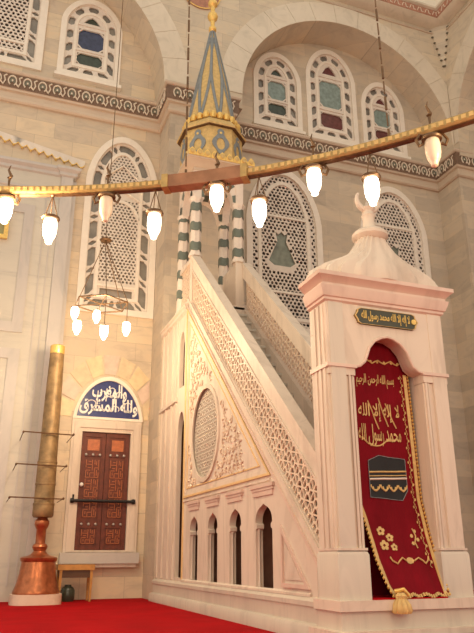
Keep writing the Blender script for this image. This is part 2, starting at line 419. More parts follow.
# windows ------------------------------------------------------------
rnd = random.Random(3)
def border_cells(o, lo, li, long, short):
    """cells in the strip between two outlines that follow each other"""
    def cum(P):
        P = P+[P[0]]; d = [0]
        for i in range(1, len(P)): d.append(d[-1]+math.dist(P[i-1], P[i]))
        return P, d
    P, d = cum(lo); Q, e = cum(li)
    def at(P, d, t):
        s = t*d[-1]
        for i in range(1, len(P)):
            if d[i] >= s-1e-9:
                k = (s-d[i-1])/(d[i]-d[i-1]+1e-12); return (P[i-1][0]+(P[i][0]-P[i-1][0])*k, P[i-1][1]+(P[i][1]-P[i-1][1])*k)
        return P[-1]
    # parametrise by vertex index so that both outlines stay in step
    def seq(P):
        out = []
        for i in range(len(P)):
            out.append(P[i])
        return out
    N = len(lo); H = []
    # build dense matched samples
    S = []
    for i in range(N):
        a, b = lo[i], lo[(i+1) % N]; c, f = li[i], li[(i+1) % N]; L = math.dist(a, b); k = max(1, int(L/.012))
        for j in range(k):
            t = j/k; S.append(((a[0]+(b[0]-a[0])*t, a[1]+(b[1]-a[1])*t), (c[0]+(f[0]-c[0])*t, c[1]+(f[1]-c[1])*t)))
    L = len(S); tot = sum(math.dist(S[i][0], S[i-1][0]) for i in range(L)); step = tot/L
    nl = max(2, round(tot/(long+short))); pos = 0; unit = L/nl
    for q in range(nl):
        for a, b in ((0, long/(long+short)), (long/(long+short), 1)):
            i0 = int((q+a)*unit)+2; i1 = int((q+b)*unit)-2
            if i1-i0 < 6: continue
            po = []; mid0 = S[i0 % L]; mid1 = S[i1 % L]; w = .06; tip = max(1, int(.06/step))
            def lerp(s, k): return (s[0][0]+(s[1][0]-s[0][0])*k, s[0][1]+(s[1][1]-s[0][1])*k)
            po.append(lerp(mid0, .5)); rng = range(i0+tip, i1-tip+1)
            rr_ = [i for n_, i in enumerate(rng) if n_ % 5 == 0 or i == rng[-1]] if len(rng) else []
            for i in rr_: po.append(lerp(S[i % L], w))
            po.append(lerp(mid1, .5))
            for i in reversed(rr_): po.append(lerp(S[i % L], 1-w))
            if len(rng) >= 1 and len(po) > 4: H.append(simplify(po))
    return H
def octo(x0, x1, z0, z1, c): return [(x0+c, z0), (x1-c, z0), (x1, z0+c), (x1, z1-c), (x1-c, z1), (x0+c, z1), (x0, z1-c), (x0, z0+c)]
def upper_window(idx, w, colA, colB, big, label):
    cx, z0, hw, zs, za = w; n = 12
    A = lambda d: arch(cx, z0+d, hw-d, zs, za-d*1.1, n)
    f = MB(); f.plate(A(.0), [A(.16)], .22, T=FY(YB-.05)); f.plate(A(.40), [A(.47)], .08, T=FY(YB+.01))
    f.sweep([(0, z0-.14), (.14, z0-.12), (.14, z0-.02), (0, z0)], [(cx-hw-.05, YB), (cx+hw+.05, YB)])
    root = struct(f.build('window_%d' % idx, FRAME), label)
    g = MB(); g.plate(A(.15), [A(.41)]+border_cells(0, A(.18), A(.38), .40, .11), .05, T=FY(YB+.03)); 
    x0, x1 = cx-hw+.52, cx+hw-.52; zt = za-.55; zi = z0+.52; wI = x1-x0
    p1 = octo(x0, x1, zi, zi+(zt-zi)*.22, .10); p2 = octo(x0, x1, zi+(zt-zi)*.31, zi+(zt-zi)*(.72 if big else .70), .13)
    p3 = [(cx-wI*.34, zi+(zt-zi)*.83), (cx+wI*.34, zi+(zt-zi)*.83), (cx+wI*.16, zi+(zt-zi)*.93), (cx, zi+(zt-zi)*.97), (cx-wI*.16, zi+(zt-zi)*.93)]
    sm = []
    for zz in (zi+(zt-zi)*.265, zi+(zt-zi)*.765):
        pass
    corners = []
    for P in (p1, p2):
        xs = [q[0] for q in P]; zz = [q[1] for q in P]
        for sx, X in ((1, min(xs)), (-1, max(xs))):
            for sz, Z in ((1, min(zz)), (-1, max(zz))): corners.append([(X, Z), (X+sx*.075, Z), (X, Z+sz*.075)])
    inner = A(.46)
    g.plate(inner, [p1, p2, p3]+corners, .05, T=FY(YB+.03))
    for (a, b) in ((zi+(zt-zi)*.265, 0), (zi+(zt-zi)*.775, 0)): g.box(cx-hw+.47, cx+hw-.47, YB, YB+.04, a-.025, a+.025)
    g.build('tracery', PLASTER, root)
    h = MB(); h.plate(A(.1), [], .02, T=FY(YB+.10)); h.build('glass_pane', GLASSG, root)
    for P, c in ((p1, colB), (p2, colA), (p3, colB)):
        h = MB(); h.plate(shrink(P, 1.05), [], .01, T=FY(YB+.082)); h.build('coloured_pane', c, root, 'dark coloured octagonal pane' if P is not p3 else None)
upper_window(1, left_windows[0], GLASSB, GLASSN, 0, 'arched window with a deep blue octagonal pane, upper left')
upper_window(2, up_r[0], GLASST, GLASSN, 0, 'leftmost of the three arched windows under the big right arch')
upper_window(3, up_r[1], GLASST, GLASSR, 1, 'tall middle window of the three under the big right arch')
upper_window(4, up_r[2], GLASST, GLASSR, 0, 'rightmost of the three arched windows under the big right arch')
def inpoly_fn(V):
    def fn(x, y):
        c = False
        for i in range(len(V)):
            (x0, y0), (x1, y1) = V[i-1], V[i]
            if (y0 > y) != (y1 > y) and x < x0+(x1-x0)*(y-y0)/(y1-y0): c = not c
        return c
    return fn
# big upper left window with leafy field
def field_window(idx, w, d1, d2, holes_fn, pane, gback, label, inset=.18, depth=.22, transom=(), extra=None, gl=GLASSG):
    cx, z0, hw, zs, za = w
    A = lambda d: arch(cx, z0+d, hw-d, zs, za-d*1.1, 12)
    f = MB(); f.plate(A(-.02), [A(inset)], depth, T=FY(YB-.06))
    f.plate(A(d1), [A(d2)], .09, T=FY(YB+.0))
    for z in transom: f.box(cx-hw+d1+.03, cx+hw-d1-.03, YB+.004, YB+.085, z-.035, z+.035)
    root = struct(f.build('window_%d' % idx, FRAME), label)
    g = MB(); bc = border_cells(0, A(inset+.02), A(d1-.01), *(.62, .2)) if extra != 'leaf' else None
    if bc is not None: g.plate(A(inset-.01), [A(d1+.01)]+bc, .05, T=FY(YB+.03))
    else:
        out = A(inset-.01); inn = A(d1+.01)
        S = leafholes(A(inset+.015), .125, rnd, avoid=inpoly_fn(A(d1-.035)), r=.40)
        g.plate(out, [inn]+S, .03, T=FY(YB+.03))
    H = holes_fn(A(d2+.01))
    g.plate(A(d2-.01), H, .03, T=FY(YB+.03)); g.build('tracery', PLASTER, root)
    h = MB(); h.plate(A(.05), [], .02, T=FY(YB+.11)); h.build('glass_pane', gback, root)
    if gl and gl is not gback:
        h = MB(); h.plate(A(inset-.05), [A(d1+.03)], .01, T=FY(YB+.095)); h.build('border_glass', gl, root)
    if pane:
        for P, c in pane: h = MB(); h.plate(P, [], .008, T=FY(YB+.085)); h.build('coloured_pane', c, root)
    return root
field_window(5, left_windows[1], .42, .50, lambda R: leafholes(R, .13, rnd, r=.40), None, GLASSK, 'large arched window at the top left corner', transom=(14.35,), depth=.2, gl=GLASSG)
# lower left window: knotwork border, curling arabesque field
def fieldL(R):
    H = leafholes([p for p in R], .10, rnd, avoid=lambda x, y: 10.0 < y < 10.35 or 7.42 < y < 7.55 or y < 7.5, r=.37, amin=.0004)
    cx = low_l[0]
    H += [[(cx-.42, 7.15), (cx+.42, 7.15), (cx+.42, 7.38), (cx-.42, 7.38)]]
    return H
wl = field_window(6, low_l, .40, .48, fieldL, None, GLASSM, 'tall pointed window above the blue lunette and wooden door', inset=.15, transom=(7.46,))
m = MB()
cx = low_l[0]; inner = arch(cx, 9.0, .46, 9.55, 10.1, 10)
m.plate(arch(cx, 9.35, .52, 9.45, 9.98, 12)[2:]+arch(cx, 9.35, .44, 9.45, 9.90, 12)[2:][::-1], [], .04, T=FY(YB-.0))
for s in (-1, 1): m.tube([(cx+s*.50, YB, 10.02), (cx, YB, 10.28), (cx-s*.02, YB, 10.29)], .03, 6)
m.tube([(cx-.5, YB, 10.32), (cx-.5, YB, 10.62), (cx, YB, 11.05), (cx+.5, YB, 10.62), (cx+.5, YB, 10.32)], .03, 6)
m.build('arch_moulding', FRAME, wl)
# lower right windows
def vase(cx, cz, s): return [(cx+s*x, cz+s*z) for x, z in ((-.42, -.45), (-.25, -.58), (.25, -.58), (.42, -.45), (.25, -.05), (.14, .2), (.2, .5), (.1, .42), (0, .52), (-.1, .42), (-.2, .5), (-.14, .2), (-.25, -.05))]
def fieldR(cx, cz, s):
    def fn(R):
        V = vase(cx, cz-.02, s*1.22)
        def inpoly(x, y):
            c = False
            for i in range(len(V)):
                (x0, y0), (x1, y1) = V[i-1], V[i]
                if (y0 > y) != (y1 > y) and x < x0+(x1-x0)*(y-y0)/(y1-y0): c = not c
            return c
        H = leafholes(R, .125, rnd, avoid=inpoly, r=.41)
        return H+[vase(cx, cz, s)]
    return fn
field_window(7, low_r1, .37, .47, fieldR(7.5, 9.35, 1.0), [(shrink(vase(7.5, 9.35, 1.0), 1.08), GLASSV)], GLASSK, 'tall lattice window behind the minbar between spire and portal', inset=.17, transom=(10.35, 7.95), extra='leaf', gl=GLASSK)
field_window(8, low_r2, .37, .47, fieldR(11.38, 9.6, .9), [(shrink(vase(11.38, 9.6, .9), 1.08), GLASSV)], GLASSK, 'lattice window to the right of the portal dome', inset=.17, transom=(10.7,), extra='leaf', gl=GLASSK)

# grey marble revetment at the far left ------------------------------------------------
m = MB(); m.box(-4, 1.12, 16.0, YB, .0, 10.35, GREYM); m.box(1.12, 1.42, 15.93, YB, 0, 10.35, GREYF); m.box(1.42, 1.52, 16.03, YB, 0, 10.2, GREYF)
m.sweep([(0, 10.25), (.06, 10.28), (.06, 10.36), (.14, 10.42), (.14, 10.5), (0, 10.52)], [(-4, 16.0), (1.12, 16.0), (1.12, 15.93), (1.45, 15.93), (1.45, YB)], GREYF)
m.sweep([(0, 9.75), (.04, 9.78), (.04, 9.84), (0, 9.86)], [(-4, 16.0), (1.0, 16.0)], GREYF)
for (x0, x1, z0, z1) in ((-3.5, .55, 5.9, 9.3), (-3.5, .55, 1.2, 5.5)):
    m.plate([(x0, z0), (x1, z0), (x1, z1), (x0, z1)], [[(x0+.25, z0+.25), (x1-.25, z0+.25), (x1-.25, z1-.25), (x0+.25, z1-.25)]], .03, GREYF, FY(16.0, -1))
for x in (.78, .95): m.box(x, x+.03, 15.98, 16.0, .3, 9.7, GREYF)
for z in (2.9, 4.4, 7.4): m.box(-4, 1.12, 15.995, 16.0, z, z+.012, GREYF)
struct(m.build('wall_marble_panel'))
m = MB(); n = 16
for i in range(n):
    t = i/n; x = -1.8+3.5*t; z = 11.47-.67*t; w = 3.5/n; dz = -.67/n
    po = [(x, z+.14), (x, z)]+[(x+w*k/6, z+dz*k/6-.10*sin(pi*k/6)) for k in range(1, 6)]+[(x+w, z+dz), (x+w, z+dz+.14)]
    m.plate(po, [], .05, PLASTER, FY(YB, -1))
    m.tube([(x+w*k/6, YB-.055, z+dz*k/6-.10*sin(pi*k/6)) for k in range(7)], .014, 5, GOLD)
    m.lathe([(0, -.04), (.038, 0), (0, .04)], (x+w/2, YB-.06, z+dz/2-.13), 8, GOLD)
struct(m.build('trim_gilded_scallop'))
# gilt framed picture at left edge
m = MB(); m.plate([(-1.6, 8.24), (-.03, 8.24), (-.03, 9.32), (-1.6, 9.32)], [[(-1.5, 8.34), (-.13, 8.34), (-.13, 9.22), (-1.5, 9.22)]], .08, GOLD, FY(15.96, -1))
pic = tag(m.build('picture_frame'), 'gilt frame with green panel at the left edge, high on the marble', 'picture')
m = MB(); m.box(-1.52, -.11, 15.93, 15.96, 8.32, 9.24, plain('olive panel', (.30, .28, .12))); m.build('panel', None, pic)

# niche, lunette and wooden door --------------------------------------------------------
m = MB()
m.plate([(1.90, .96), (3.55, .96), (3.55, 3.96), (1.90, 3.96)], [[(2.15, 1.02), (3.30, 1.02), (3.30, 3.67), (2.15, 3.67)]], .10, MARB, FY(YB, -1))
m.plate([(1.96, .99), (3.49, .99), (3.49, 3.90), (1.96, 3.90)], [[(2.09, 1.0), (3.36, 1.0), (3.36, 3.76), (2.09, 3.76)]], .03, MARB, FY(YB-.10, -1))
m.box(1.84, 3.60, YB-.22, YB, .74, .97, GREYF); m.box(1.90, 3.55, YB-.16, YB, .66, .74, MARB)
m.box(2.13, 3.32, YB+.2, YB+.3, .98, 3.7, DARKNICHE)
struct(m.build('trim_door_surround'))
root = struct(thing('door_1', 'dark red wooden double door with a black bar', 'door', (2.73, YB-.02, 1.02))); del root['category']
for k, (x0, x1) in enumerate(((2.16, 2.72), (2.73, 3.29))):
    m = MB(); m.box(x0, x1, YB-.02, YB+.06, 1.03, 3.66, WOOD)
    for kk, (a, b, c, d) in enumerate(((x0, x0+.09, 1.03, 3.66), (x1-.09, x1, 1.03, 3.66), (x0, x1, 3.56, 3.66), (x0, x1, 3.10, 3.18), (x0, x1, 1.50, 1.66), (x0, x1, 1.03, 1.12))): m.box(a, b, YB-.045+.0017*kk, YB-.02, c, d, WOOD)
    leaf = m.build('door_leaf', None, root)
    m = MB(); m.box(x0+.14, x1-.14, YB-.035, YB-.02, 3.24, 3.50, WOODL); m.build('top_panel', None, leaf)
    def knot(mb, X0, X1, Z0, Z1, nz):
        mb.box(X0, X1, YB-.026, YB-.02, Z0, Z1, WOOD); w = X1-X0; h = (Z1-Z0)/nz; t = .014
        for i in range(nz):
            z = Z0+i*h
            seg = [((.05, .05), (.95, .05)), ((.05, .05), (.05, .42)), ((.05, .42), (.35, .42)), ((.35, .05), (.35, .28)), ((.35, .28), (.68, .28)), ((.68, .05), (.68, .55)), ((.95, .05), (.95, .30)), ((.05, .58), (.05, .95)), ((.05, .72), (.5, .72)), ((.5, .42), (.5, .95)), ((.68, .55), (.95, .55)), ((.95, .45), (.95, .95)), ((.68, .75), (.68, .95)), ((.25, .86), (.4, .86)), ((.2, .2), (.2, .32)), ((.82, .15), (.82, .42)), ((.8, .7), (.8, .88)), ((.2, .55), (.38, .55))]
            for (a, b), (c, d) in seg:
                mb.box(X0+w*min(a, c)-t/2, X0+w*max(a, c)+t/2, YB-.038, YB-.025, z+h*min(b, d)-t/2, z+h*max(b, d)+t/2, WOODL)
    m = MB(); knot(m, x0+.12, x1-.12, 1.72, 3.04, 3); m.build('inlaid_panel', None, leaf)
    m = MB(); knot(m, x0+.12, x1-.12, 1.15, 1.48, 1); m.build('inlaid_panel', None, leaf)
    for z in (3.14, 1.58):
        m = MB()
        for q in (-.16, 0, .16): m.lathe([(.0, 0), (.035, 0), (.026, .02), (0, .03)], n=10, T=lambda p, q=q, z=z, xm=(x0+x1)/2: (xm+q+p[0], YB-.045-p[2], z+p[1]))
        m.build('stud_row', plain('pewter', (.36, .32, .30), .35, .6), leaf)
m = MB(); m.tube([(2.02, YB-.16, 2.085), (3.42, YB-.16, 2.085)], .035, 8); m.lathe([(0, -.05), (.05, -.04), (.06, 0), (.05, .04), (0, .05)], n=10, T=lambda p: (2.02+p[2], YB-.16+p[0], 2.085+p[1])); m.lathe([(0, -.05), (.05, -.04), (.06, 0), (.05, .04), (0, .05)], n=10, T=lambda p: (3.42+p[2], YB-.16+p[0], 2.085+p[1]))
for x in (2.06, 3.38): m.box(x-.02, x+.02, YB-.16, YB-.1, 2.06, 2.11)
m.tube([(2.04, YB-.14, 2.08), (2.04, YB-.16, 2.22)], .02, 6)
m.build('locking_bar', IRON, root, 'black iron bar across both leaves')
m = MB(); m.lathe([(0, 0), (.03, .01), (.045, .04), (.03, .07), (0, .08)], n=12, T=lambda p: (2.215+p[0], YB-.045-p[2], 2.45+p[1])); m.build('door_knob', WHITE, root)
# lunette
lun = arch(2.74, 3.97, .84, 3.985, 5.04, 14)
def inset_l(d): return arch(2.74, 3.97+d*.7, .84-d, 3.985+d*.7, 5.04-d*1.2, 14)
m = MB(); m.plate(lun, [inset_l(.085)], .09, T=FY(YB, -1))
lr = tag(m.build('lunette_panel', FRAME), 'blue lunette with white calligraphy above the wooden door', 'lunette')
m = MB(); m.plate(inset_l(.08), [], .04, T=FY(YB, -1)); m.build('tile_field', TILE, lr)
m = MB()
for word, xa, xb, za_, zb_ in (('ولله المشرق', 2.04, 3.44, 4.08, 4.50), ('والمغرب', 2.32, 3.16, 4.42, 4.86)):
    v, f = text_mesh(word, bold=.025)
    m.add([(xa+(xb-xa)*p[0], YB-.04-.012*p[2], za_+(zb_-za_)*p[1]) for p in v], f)
for (x, z, L) in ((2.45, 4.45, .35), (2.66, 4.55, .32), (2.86, 4.5, .36), (3.08, 4.4, .3)):
    m.tube([(x, YB-.045, z-.12), (x+.01, YB-.045, z+L-.12)], .013, 5)
for cx, cz, r in ((2.32, 4.36, .10), (2.58, 4.62, .07), (2.80, 4.72, .06), (2.98, 4.62, .07), (3.2, 4.36, .08), (2.45, 4.24, .09), (2.9, 4.25, .09)):
    m.tube([(cx+r*cos(t), YB-.045, cz+r*.8*sin(t)) for t in [rad(a) for a in range(-40, 230, 30)]], .011, 5)
m.build('calligraphy', WHITE, lr, 'white flowing script')
# relieving arch stones round the lunette
m = MB(); c3 = [plain('tan voussoir', (.66, .52, .34)), plain('rose voussoir', (.66, .50, .40)), plain('yellow voussoir', (.72, .56, .34))]
for i in range(9):
    a0, a1 = pi*(i+.06)/9, pi*(i+.94)/9
    r0x, r0z, r1x, r1z = .88, 1.12, 1.30, 1.62
    m.plate([(2.74+r0x*cos(a0), 4.0+r0z*sin(a0)), (min(3.72, 2.74+r1x*cos(a0)), 4.0+r1z*sin(a0)), (min(3.72, 2.74+r1x*cos(a1)), 4.0+r1z*sin(a1)), (2.74+r0x*cos(a1), 4.0+r0z*sin(a1))], [], .02, c3[i % 3], FY(YB, -1))
struct(m.build('trim_relieving_arch'))
# ------------------------------------------------------------------ carpeted step in front of the portal
m = MB(); m.box(4.2, 8.5, 4.2, 6.36, 0, .13); tag(m.build('carpeted_step', CARPET), 'low red carpeted step in front of the marble portal', 'step')

# ------------------------------------------------------------------ minbar
def line(Y): return 7.03-.915*(12.74-Y)
def inset_poly(P, d):
    out = []; n = len(P); s = 1 if sum(P[i-1][0]*P[i][1]-P[i][0]*P[i-1][1] for i in range(n)) > 0 else -1
    for i in range(n):
        a, b, c = Vector(P[i-1]), Vector(P[i]), Vector(P[(i+1) % n]); u = (b-a).normalized(); v = (c-b).normalized()
        nu, nv = Vector((-u.y, u.x))*s, Vector((-v.y, v.x))*s; m_ = nu+nv; m_ = m_/m_.dot(nu); out.append((b.x+m_.x*d, b.y+m_.y*d))
    return out
def band(Y0, Y1, a, b): return [(Y0, line(Y0)+a), (Y1, line(Y1)+a), (Y1, line(Y1)+b), (Y0, line(Y0)+b)]
X0, X1 = 3.78, 5.08
MIN = thing('minbar', 'tall carved marble pulpit with staircase, pierced balustrades, portal and pointed golden spire', 'minbar', (4.4, 6.6, 0))
# plinth
m = MB()
pp = [(X0, 15.1), (X0, 6.95)]
m.sweep([(-.1, 0), (.13, 0), (.13, .13), (.11, .16), (.05, .17), (.05, .33), (.07, .35), (.07, .40), (.02, .44), (-.1, .44)], pp, MARB_S)
m.box(X0+.05, X1, 7.0, 15.1, 0, .44, MARB_S)
m.build('plinth', None, MIN)
# side wall
arcs = [(12.34, .24), (11.26, .25), (10.17, .26), (9.03, .30)]
def niche(c, w):
    pts = [(c-w, .48), (c+w, .48), (c+w, 1.24), (c+w-.05, 1.26), (c+w-.05, 1.31), (c+w, 1.34)]
    ar = [(c+w*cos(t), 1.36+.20*sin(t)) for t in [pi*i/12 for i in range(13)]]
    ar[6] = (c, 1.585)
    return pts+ar+[(c-w, 1.34), (c-w+.05, 1.31), (c-w+.05, 1.26), (c-w, 1.24)]
RC0 = (11.73, 3.03); rr = .80
circle = [(RC0[0]+rr*cos(2*pi*i/48), RC0[1]+(rr+.06)*sin(2*pi*i/48)) for i in range(48)]
outer = [(7.08, .44), (13.02, .44), (13.02, line(13.02)-1.36), (7.08, line(7.08)-1.36)]
m = MB(); m.plate([(7.45, .44), (13.04, .44), (13.04, line(13.04)-1.36), (7.45, line(7.45)-1.36)], [niche(*a) for a in arcs]+[circle], .11, MARB, FX(X0))
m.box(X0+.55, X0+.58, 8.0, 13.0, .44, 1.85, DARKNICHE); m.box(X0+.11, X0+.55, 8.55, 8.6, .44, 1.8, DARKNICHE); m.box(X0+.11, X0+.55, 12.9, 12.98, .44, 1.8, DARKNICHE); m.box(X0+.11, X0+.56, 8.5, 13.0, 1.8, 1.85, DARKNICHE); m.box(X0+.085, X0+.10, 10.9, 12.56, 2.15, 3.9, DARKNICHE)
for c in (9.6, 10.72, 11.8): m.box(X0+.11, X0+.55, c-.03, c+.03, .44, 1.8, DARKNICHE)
side = m.build('side_wall', None, MIN)
m = MB()
for c, w in arcs:        # moulded caps, sills and half columns
    m.box(X0-.03, X0, c-w-.09, c+w+.09, 1.76, 1.80, MARB_P); m.box(X0-.045, X0, c-w-.12, c+w+.12, 1.80, 1.85, MARB_P); m.box(X0-.02, X0, c-w-.06, c+w+.06, 1.69, 1.76, MARB_P)
    for s in (-1, 1): m.lathe([(.02, .48), (.02, .56), (.014, .58), (.014, 1.18), (.025, 1.24), (.03, 1.3), (.0, 1.3)], (X0+.05, c+s*(w-.01), 0), 10, MARB)
m.sweep([(0, .44), (.03, .44), (.03, .47), (0, .49)], [(X0, 13.02), (X0, 7.6)], MARB)
m.sweep([(0, 1.87), (.02, 1.88), (.02, 1.91), (0, 1.92)], [(X0, 13.02), (X0, 8.75)], MARB)
m.build('arcade_moulding', None, side)
tri = [(8.72, 1.95), (13.0, 1.95), (13.0, line(13.0)-1.39)]
def tri_out(d0, d1, t, mat, mb): mb.plate(inset_poly(tri, d0), [inset_poly(tri, d1)], t, mat, FX(X0, -1))
m = MB(); tri_out(0, .035, .03, GILT, m); tri_out(.16, .18, .012, GILT, m); tri_out(.035, .09, .015, MARB, m); m.build('gilt_frame', None, side, 'gilded border of the triangular panel')
# roundel lattice
m = MB()
reg = [(RC0[0]+(rr-.05)*cos(2*pi*i/40), RC0[1]+(rr+.01)*sin(2*pi*i/40)) for i in range(40)]
m.plate(circle, hexholes(reg, .19, .0, k=.72, inner=.45), .018, MARB_S, FX(X0+.03))
m.plate([(RC0[0]+(rr+.03)*cos(2*pi*i/48), RC0[1]+(rr+.09)*sin(2*pi*i/48)) for i in range(48)], [reg], .03, MARB, FX(X0, -1))
m.build('pierced_roundel', None, side, 'round grey pierced lattice')
# relief leaves in the triangular panel
m = MB(); m2 = MB(); it = inset_poly(tri, .24); ccw = it if sum(it[i-1][0]*it[i][1]-it[i][0]*it[i-1][1] for i in range(3)) > 0 else it[::-1]
def inside(P, x, y): return all((P[(i+1) % 3][0]-P[i][0])*(y-P[i][1])-(P[(i+1) % 3][1]-P[i][1])*(x-P[i][0]) > .02 for i in range(3))
rnd2 = random.Random(5); y = 2.2
while y < 5.2:
    x = 8.9+(.09 if int(y*10) % 2 else 0)
    while x < 12.9:
        if inside(ccw, x, y) and ((x-RC0[0])/(rr+.16))**2+((y-RC0[1])/(rr+.2))**2 > 1 and (y < 3.6 or x > 11.3) and x > 9.75:
            a0 = rnd2.uniform(0, 6.28); r0 = rnd2.uniform(.055, .08)
            mm = m if x < 11.2 else m2
            mm.tube([(X0-.012, x+r0*cos(a0+t*.8), y+r0*sin(a0+t*.8)) for t in range(6)], [.014, .013, .012, .012, .013, .016], 4, MARB_D)
            mm.lathe([(0, -.025), (.022, 0), (0, .025)], (X0-.005, x+r0*.2, y), 5, MARB_D)
        x += .18
    y += .165
m.build('relief_scrolls', None, side); m2.build('relief_scrolls', None, side)
m = MB(); t2 = [(7.62, .52), (8.42, .52), (8.42, 1.28)]
m.plate(t2, [inset_poly(t2, .05)], .03, MARB_P, FX(X0, -1)); m.plate(inset_poly(t2, .09), [], .012, MARB, FX(X0, -1)); m.build('corner_panel', None, side)
# rear block under the pavilion
m = MB()
m.plate([(13.04, .44), (15.1, .44), (15.1, 5.95), (13.04, 5.95)], [arch(13.36, .5, .25, 3.2, 3.72), arch(13.40, 4.25, .20, 5.1, 5.48)], .09, MARB, FX(X0))
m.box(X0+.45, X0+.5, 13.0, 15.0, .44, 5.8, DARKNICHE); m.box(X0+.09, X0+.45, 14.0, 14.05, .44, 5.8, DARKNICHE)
m.sweep([(0, 5.82), (.06, 5.86), (.06, 5.93), (.09, 5.95), (.09, 5.99), (0, 6.0)], [(X0, 15.1), (X0, 13.0)], MARB)
m.sweep([(0, 3.98), (.05, 4.0), (.05, 4.07), (0, 4.1)], [(X0, 15.1), (X0, 13.66)], MARB)
for yy in (13.72, 14.1, 14.55, 14.95): m.box(X0-.03, X0, yy, yy+.06, .46, 5.85, MARB)
m.box(X0-.02, X0, 13.02, 13.07, .46, 5.85, GILT)
m.box(X1-.1, X1, 13.04, 15.1, 0, 5.95, MARB); m.box(X0+.1, X1, 12.72, 15.1, 5.45, 5.95, MARB)
m.build('rear_block', None, MIN)
# stair body and steps
m = MB(); m.plate([(7.3, .3), (13.2, .3), (13.2, 5.8), (12.9, 5.8)], [], X1-X0-.75, MARB, FX(X0+.62)); SB = m.build('staircase', None, MIN)
m = MB(); m.box(X0+.1, X1-.1, 0, .30, -.30, 0); m.box(X0+.1, X1-.1, -.03, .0, -.05, 0); st = m.build('stair_step', GREYM, SB)
NS = 22; st.location = (0, 0, 0); base = world_loc(SB)
steps = [st]+[st.copy() for _ in range(NS-1)]
for i, s in enumerate(steps):
    if i: C.objects.link(s); s.parent = SB
    s.location = (0, 7.5+i*.2405, .62+i*.2435)
# balustrades
def balustrade(xo, s, label, X=None):
    root = MB()
    ro = root
    ro.plate(band(7.02, 12.98, -1.40, -1.10), [], .14, MARB, FX(xo, s))                    # string
    ro.plate(band(7.02, 12.98, -1.36, -1.31), [], .03, MARB_P, FX(xo, -s)); ro.plate(band(7.02, 12.98, -1.18, -1.12), [], .03, MARB, FX(xo, -s))
    o = ro.build('balustrade', None, MIN, label)
    m = MB(); reg = band(7.06, 12.78, -1.12, -.34); inn = band(7.10, 12.72, -1.10, -.36)
    H = hexholes(inn, .275, math.atan(.915), k=.76, inner=.42, amin=.0008)
    m.plate(reg, H, .024, MARB_D, FX(xo+s*.03, s)); m.build('pierced_panel', None, o)
    m = MB(); m.plate(band(7.0, 12.74, -.37, -.06), [], .15, MARB, FX(xo-s*.005, s)); m.plate(band(7.0, 12.74, -.10, 0), [], .19, MARB, FX(xo-s*.03, s))
    m.plate(band(7.0, 12.74, -.37, -.33), [], .02, MARB, FX(xo-s*.005, -s))
    m.build('handrail', None, o)
    return o
balustrade(X0, 1, 'stair side nearest the viewer')
balustrade(X1, -1, 'stair side farther from the viewer')
m = MB(); m.plate([(7.0, 0), (13.0, 0), (13.0, line(13)-1.39), (7.0, line(7.0)-1.30)], [], .1, MARB, FX(X1-.1)); m.build('far_side_wall', None, MIN)
m = MB()
m.tube([(X1-.1, 8.15, line(8.15)-.02), (X1-.1, 8.0, line(8.1)+.08), (X1-.1, 7.82, line(8.1)+.02), (X1-.1, 7.8, line(8.1)-.14), (X1-.1, 7.93, line(8.1)-.18)], [.06, .07, .075, .07, .05], 10, MARB_P)
m.tube([(X1-.1, 7.85, line(7.9)-.12), (X1-.1, 7.68, line(7.9)-.05), (X1-.1, 7.55, line(7.9)-.16), (X1-.1, 7.6, line(7.9)-.3), (X1-.1, 7.7, line(7.9)-.27)], [.05, .06, .07, .06, .045], 10, MARB_P)
m.build('scroll_ornament', None, MIN)

# pavilion ---------------------------------------------------------------------------
PV = MB(); PC = (4.36, 13.32)
cxs, cys = (3.86, 4.86), (12.84, 13.82)
PV.box(3.78, 4.96, 12.72, 12.99, 5.9, 5.98, MARB)
pav = PV.build('pavilion', None, MIN, 'canopy on four striped columns at the stair head')
def lathe_sq(mb, xs, ys, z0, z1, mat): mb.box(xs[0], xs[1], ys[0], ys[1], z0, z1, mat)
m = MB()
for x in cxs:
    m.box(x-.09, x+.09, cys[0]-.09, cys[0]+.09, 5.55, 7.05, MARB); m.build('newel_post', None, pav); m = MB()
m.box(3.79, 3.93, 12.93, 13.74, 5.98, 6.12, MARB); m.box(3.77, 3.95, 12.93, 13.74, 6.93, 7.03, MARB)
reg = [(12.93, 6.1), (13.74, 6.1), (13.74, 6.95), (12.93, 6.95)]
m.plate(reg, hexholes(inset_poly(reg, .03), .255, 0, k=.74, inner=.4), .024, MARB_D, FX(3.82))
m.build('landing_balustrade', None, pav)
m = MB(); m.box(4.80, 4.94, 12.93, 13.74, 5.98, 7.03, MARB); m.build('landing_balustrade', None, pav)
for k, (x, y) in enumerate([(a, b) for a in cxs for b in cys]):
    m = MB(); z = 7.03 if y < 13 else 6.0
    m.lathe([(.15, 0), (.15, .06), (.13, .09), (.13, .11)], (x, y, z), 8, WSTRIPE, ph=pi/8); ph = 7.14+(.0 if y < 13 else .25)
    m.lathe([(.125, z+.1), (.125, 8.45)], (x, y, 0), 8, WSTRIPE, ph=pi/8)
    zz = ph-2 if y > 13 else ph
    while zz < 8.4:
        if zz > z+.05:
            R = []
            for dz, e in ((0, 0), (0, 1), (.20, 1), (.20, 0)):
                R.append([(x+(.127+.004*e)*cos(pi/8+2*pi*j/16), y+(.127+.004*e)*sin(pi/8+2*pi*j/16), zz+dz+(.035 if j % 4 < 2 else 0)) for j in range(16)])
            m.loft(R, GSTRIPE)
        zz += .485
    m.lathe([(.125, 0), (.16, .06), (.16, .10), (0, .10)], (x, y, 8.38), 8, WSTRIPE, ph=pi/8)
    m.build('column', None, pav)
